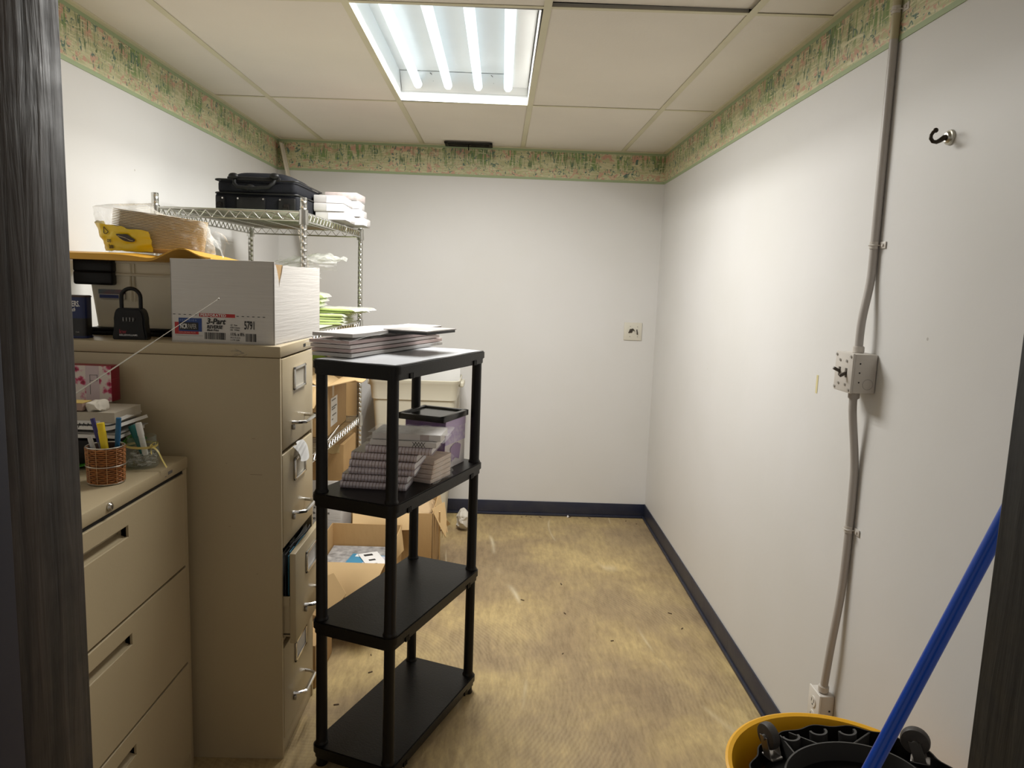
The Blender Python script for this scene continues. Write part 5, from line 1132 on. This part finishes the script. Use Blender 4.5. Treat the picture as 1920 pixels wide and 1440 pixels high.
NB_Z = SH_Z[2]+0.0004
def notebooks():
    CV = [mat('notebook_cover_lilac', (0.42, 0.36, 0.41), 0.45), mat('notebook_cover_taupe', (0.36, 0.31, 0.28), 0.45), mat('notebook_cover_slate', (0.30, 0.29, 0.34), 0.45)]
    PG = mat('lined_page_edges', (0.86, 0.85, 0.88), 0.6, var=0.25, vscale=90, stretch=(0.2, 0.2, 12)); COIL = mat('bronze_coil', (0.26, 0.17, 0.13), 0.4, 0.5)
    ord_ = ['lowest', 'second', 'third', 'fourth', 'fifth', 'sixth']
    proto = None; W_, D_, h_ = 0.200, 0.150, 0.0215
    def make(cv):
        t = thing('spiral_notebook', '', 'notebook', group='spiral notebooks on the black shelving')
        put('pages', MB().box((0.002, 0.006, 0.002), (W_-0.002, D_-0.002, h_-0.002), 0.001), PG, t)
        put('cover', MB().box((0, 0.003, h_-0.002), (W_, D_, h_), 0.0007), cv, t); put('cover', MB().box((0, 0.003, 0), (W_, D_, 0.002), 0.0007), cv, t)
        pr = MB(); pr.sheet(lambda u, v: (0.001+(W_-0.002)*u, 0.004-0.0065*math.sin(v*PI), 0.0008+(h_-0.0016)*v), 2, 8, 0.0006); put('spine_wrap', pr, mat('pale_plaid_spine', (0.90, 0.83, 0.89), 0.5, var=0.55, vscale=26, stretch=(14, 1, 3), col2=(0.62, 0.55, 0.60)), t)
        co = MB()
        for j in range(19):
            x = 0.010+j*(W_-0.02)/18
            co.tube([(x+0.0016*math.sin(a), 0.003+0.0085*math.cos(a), h_/2+(h_/2+0.0012)*math.sin(a)) for a in [q*PI/6 for q in range(12)]], 0.0007, 5, closed=True)
        put('coil', co, COIL, t)
        return t
    # x, y of the front left corner, turn, cover
    pos = [(-0.462, 2.128, -0.09, 0), (-0.456, 2.128, -0.10, 1), (-0.436, 2.122, -0.07, 2), (-0.433, 2.120, -0.13, 0), (-0.428, 2.122, -0.12, 1), (-0.385, 2.116, -0.10, 0)]
    protos = {}
    z = NB_Z
    side = ['spine towards the door, nearest the shelf board', 'just above the lowest one', 'with its pages sticking out at the right', 'in the middle of the stack', 'second highest of the coiled ones', 'set back and highest of the coiled ones']
    for k, (x, y, rz, ci) in enumerate(pos):
        if ci not in protos: o = protos[ci] = make(CV[ci])
        else: o = copy_tree(protos[ci])
        o['label'] = '%s spiral notebook in the stack, %s' % (ord_[k], side[k]); o.matrix_basis = TR(x, y, z) @ RZ(rz); z += h_+0.0012
    # flat boxed card sets on top, and a wrapped pile at the right
    BX = mat('boxed_set_grey', (0.76, 0.73, 0.725), 0.5); CRX = INK
    sets = [('white boxed card set printed with black crosses, just above the notebooks', -0.372, 2.118, -0.12, 0.200, 0.017), ('shrink-wrapped white boxed card set on top of the notebook stack', -0.366, 2.120, -0.09, 0.205, 0.019)]
    for k, (lab, x, y, rz, w_, h2) in enumerate(sets):
        t = thing('card_set', lab, 'card box', (x, y, z), rz, 'boxed card sets on the notebooks')
        put('box', MB().box((0, 0, 0), (w_, 0.125, h2), 0.002), BX, t)
        if k == 0:
            c = MB()
            for j in range(4):
                xx = 0.128+j*0.009
                c.tube([(xx, -0.0006, 0.001), (xx+0.011, -0.0006, h2-0.001)], 0.0008, 4); c.tube([(xx+0.011, -0.0006, 0.001), (xx, -0.0006, h2-0.001)], 0.0008, 4)
            put('printed_crosses', c, CRX, t)
        else: put('label_band', MB().box((w_*0.70, -0.0006, 0.001), (w_*0.83, 0.0001, h2-0.001)), mat('pinkish_band', (0.50, 0.42, 0.42), 0.5), t)
        w2 = MB(); w2.sheet(lambda u, v: (-0.012+(w_+0.034)*u, -0.004+0.135*v, h2+0.0012+0.003*noise.noise(Vector((u*9, v*7, k)))-0.010*max(0, u-0.9)*8*0.1), 20, 12); w2.sheet(lambda u, v: (-0.010+(w_+0.03)*u, -0.003-0.001*math.sin(u*20), (h2+0.001)*v), 20, 2)
        put('wrap', w2, FILM, t); z += h2+0.0016
    # wrapped pile of peach sheets to the right of the notebooks
    zz = NB_Z
    for k in range(5):
        t = thing('card_pack', ['lowest', 'second', 'third', 'fourth', 'topmost'][k]+' peach card pack in the wrapped pile between notebooks and purple box', 'card pack', (-0.262+0.002*k, 2.225, zz), -0.42+0.02*k, 'peach card packs on the black shelving')
        put('cards', MB().box((0, 0, 0), (0.070, 0.13, 0.0135), 0.0015), mat('peach_cards', (0.78, 0.64, 0.55), 0.6, var=0.25, vscale=40, stretch=(1, 1, 10)), t)
        w2 = MB(); w2.sheet(lambda u, v: (0.074+0.012*u*(0.6+0.4*math.sin(v*9)), -0.004+0.13*v, 0.012-0.010*u), 6, 10); w2.sheet(lambda u, v: (-0.002+0.078*u, -0.003, 0.0002+0.0135*v), 6, 2); put('wrap', w2, FILM, t); zz += 0.0147
    # purple box with black frame on top
    KX, KY = -0.168, 2.365; A_ = SH_A
    t = thing('gift_box', 'lilac and white patterned carton under a black picture frame', 'box'); t.matrix_basis = TR(KX, KY, NB_Z) @ RZ(A_) @ TR(-0.150, 0, 0)
    PU = mat('lilac_damask_print', (0.52, 0.41, 0.70), 0.45, var=0.9, vscale=70, col2=(0.74, 0.68, 0.83)); PD = mat('deep_purple_panel', (0.13, 0.045, 0.24), 0.3, var=0.6, vscale=10, stretch=(1, 1, 5), col2=(0.30, 0.19, 0.42)); PW = mat('white_carton_print', (0.80, 0.75, 0.76), 0.5)
    hh = 0.163
    put('carton', MB().box((0, 0, 0), (0.150, 0.150, hh), 0.0015), PW, t)
    put('damask_panel', MB().box((0.1498, 0.0005, 0.083), (0.1512, 0.1495, hh-0.001)), PU, t); put('lid_band', MB().box((0.1502, 0.0005, 0.136), (0.1520, 0.1495, hh)), mat('lilac_band', (0.60, 0.49, 0.75), 0.45), t)
    put('side_panel', MB().box((0.001, -0.0012, 0.06), (0.1495, 0.0002, hh-0.001)), PD, t)
    fan = MB(); fan.prism([(-0.040, 0.045), (-0.028, 0.0), (0.0, 0.010), (0.028, 0.0), (0.040, 0.047)] + [(0.040-0.08*k/10, 0.047+0.012*math.sin(k*PI/10)+0.002*(k % 2)) for k in range(1, 10)], 0.0, 0.0008, M=TR(0.1513, 0.076, 0.020) @ RZ90 @ RX90); put('printed_fan', fan, mat('lilac_print', (0.52, 0.52, 0.60), 0.45) if False else mat('mauve_print', (0.40, 0.29, 0.47), 0.5), t)
    w2 = MB(); w2.sheet(lambda u, v: (-0.002+0.154*u, -0.004-0.002*math.sin(u*17+v*9), 0.03+(hh-0.034)*v), 24, 12); put('wrap', w2, FILM, t)
    picture_frame('black picture frame lying on top of the lilac carton', TR(KX, KY, NB_Z+hh+0.0012) @ RZ(A_) @ TR(-0.168, -0.030, 0), 0.176, 0.190, 0.019, mat('dark_glass', (0.012, 0.012, 0.009), 0.15, spec=0.25))
notebooks()

# ------------------------------------------------------------------ yellow bin with the dolly in it, and the broom
def yellow_bin():
    cx, cy, H_, R = 0.705, 1.302, 0.550, 0.222
    t = thing('round_bin', 'round yellow plastic bin by the right wall, holding an upturned black dolly', 'bin', (cx, cy, 0))
    put('body', MB().lathe([(0, 0.004), (0.165, 0.004), (0.178, 0.0), (0.182, 0.01), (0.205, H_-0.055), (0.212, H_-0.05), (0.214, H_-0.025), (0.218, H_-0.012), (R+0.004, H_-0.009), (R+0.005, H_-0.002), (R, H_), (R-0.008, H_-0.003), (0.209, H_-0.016), (0.206, H_-0.03), (0.197, H_-0.06), (0.174, 0.02), (0, 0.016)], 72), YELLOW, t)
    # dolly, upside down
    d = thing('dolly', 'black round trash-can dolly lying upside down in the yellow bin, casters up', 'dolly')
    d.matrix_basis = TR(0.718, 1.277, H_-0.030) @ Matrix.Rotation(math.radians(7.5), 4, Vector((-0.45, -0.9, 0)).normalized())
    D = BLACK; ro, ri, hd = 0.192, 0.128, 0.045
    m = MB()
    def wavy(a): return ro+0.0045*math.cos(a*16)*(1 if math.sin(a) < 0.2 or True else 0)
    m.sheet(lambda u, v: (wavy(u*2*PI)*math.cos(u*2*PI)*(1-0.03*(1-v)), wavy(u*2*PI)*math.sin(u*2*PI)*(1-0.03*(1-v)), hd*v), 144, 2, 0.003)
    put('outer_skirt', m, D, d)
    put('deck', MB().lathe([(0, 0.0), (ro-0.008, 0.0), (ro-0.008, 0.005), (0, 0.005)], 64), D, d)
    put('inner_ring', MB().lathe([(ri-0.0018, 0.002), (ri-0.0018, hd), (ri+0.0018, hd), (ri+0.0018, 0.002)], 64), mat('dusty_black_edge', (0.05, 0.048, 0.045), 0.5), d)
    for k in range(12):
        a = k*PI/6+0.12
        b = a+0.20*(1 if k % 2 else -1)
        put('rib', MB().tube([(ri*math.cos(a), ri*math.sin(a), hd-0.003), (ro*0.985*math.cos(b), ro*0.985*math.sin(b), hd-0.003)], 0.0016, 5).sheet(lambda u, v: (ri*math.cos(a)+(ro*0.985*math.cos(b)-ri*math.cos(a))*u, ri*math.sin(a)+(ro*0.985*math.sin(b)-ri*math.sin(a))*u, 0.004+(hd-0.006)*v), 1, 1, 0.002), mat('dusty_black_edge', (0.05, 0.048, 0.045), 0.5), d)
    for ang in (112, 90, 70):
        a = math.radians(ang); c = Vector(((ro-0.022)*math.cos(a), (ro-0.022)*math.sin(a), 0))
        put('half_tube', MB().sheet(lambda u, v: c+Vector((0.019*math.cos(PI*0.98+u*PI*1.1), 0.019*math.sin(PI*0.98+u*PI*1.1), 0.004+(hd-0.002)*v)), 16, 1, 0.005), mat('grey_black_plastic', (0.04, 0.039, 0.038), 0.4), d)
    for ang, yaw in ((138, 1.9), (19, 2.58), (-35, 1.2), (-105, 2.2), (-160, 0.3)):
        a = math.radians(ang); M = TR((ro-0.028)*math.cos(a), (ro-0.028)*math.sin(a), hd-0.006) @ RZ(yaw)
        c = put('caster', MB().box((-0.018, -0.014, -0.004), (0.018, 0.014, 0.002), 0.003, M=M).sheet(lambda u, v: (-0.012+0.022*u+0.010*v, -0.0135, 0.040*v), 2, 4, 0.002, M=M).sheet(lambda u, v: (-0.012+0.022*u+0.010*v, 0.0135, 0.040*v), 2, 4, 0.002, M=M), mat('zinc_plate', (0.34, 0.32, 0.30), 0.35, 0.9), d)
        put('wheel', MB().lathe([(0, -0.010), (0.020, -0.010), (0.0255, -0.0085), (0.0272, -0.004), (0.0272, 0.004), (0.0255, 0.0085), (0.020, 0.010), (0, 0.010)], 28, M=M @ TR(0.008, 0, 0.038) @ RX(PI/2)), mat('worn_grey_rubber', (0.060, 0.052, 0.046), 0.6, var=0.4, vscale=60), c)
        put('axle', MB().cyl((0, -0.0165, 0), (0, 0.0165, 0), 0.0060, n=14, M=M @ TR(0.008, 0, 0.038)), mat('zinc_plate', (0.34, 0.32, 0.30), 0.35, 0.9), c)
yellow_bin()

def broom():
    p, q = Vector((0.603, 1.02, 0.807)), Vector((0.732, 1.02, 1.14)); d = (q-p)/(q.z-p.z)
    lo = p + d*(0.045-p.z); hi = p + d*(1.70-p.z)
    t = thing('broom', 'bright blue broom handle leaning against the right wall beside the door', 'broom'); t.matrix_basis = TR(lo.x, lo.y, 0)
    put('handle', MB().cyl(lo, hi, 0.0112, n=20, bev=0.002), mat('blue_enamel', (0.001, 0.060, 0.44), 0.3), t, world=True)
    put('head', MB().box((lo.x-0.14, lo.y-0.022, 0.040), (lo.x+0.14, lo.y+0.022, 0.075), 0.008), BLACK, t, world=True)
    b = MB()
    for i in range(14):
        for j in range(3): b.cyl((lo.x-0.13+0.02*i, lo.y-0.014+0.014*j, 0.042), (lo.x-0.13+0.02*i, lo.y-0.014+0.014*j, 0.0), 0.006, n=6)
    o = put('bristles', b, mat('dark_bristle', (0.03, 0.03, 0.035), 0.8), t, world=True); o['kind'] = 'stuff'
broom()
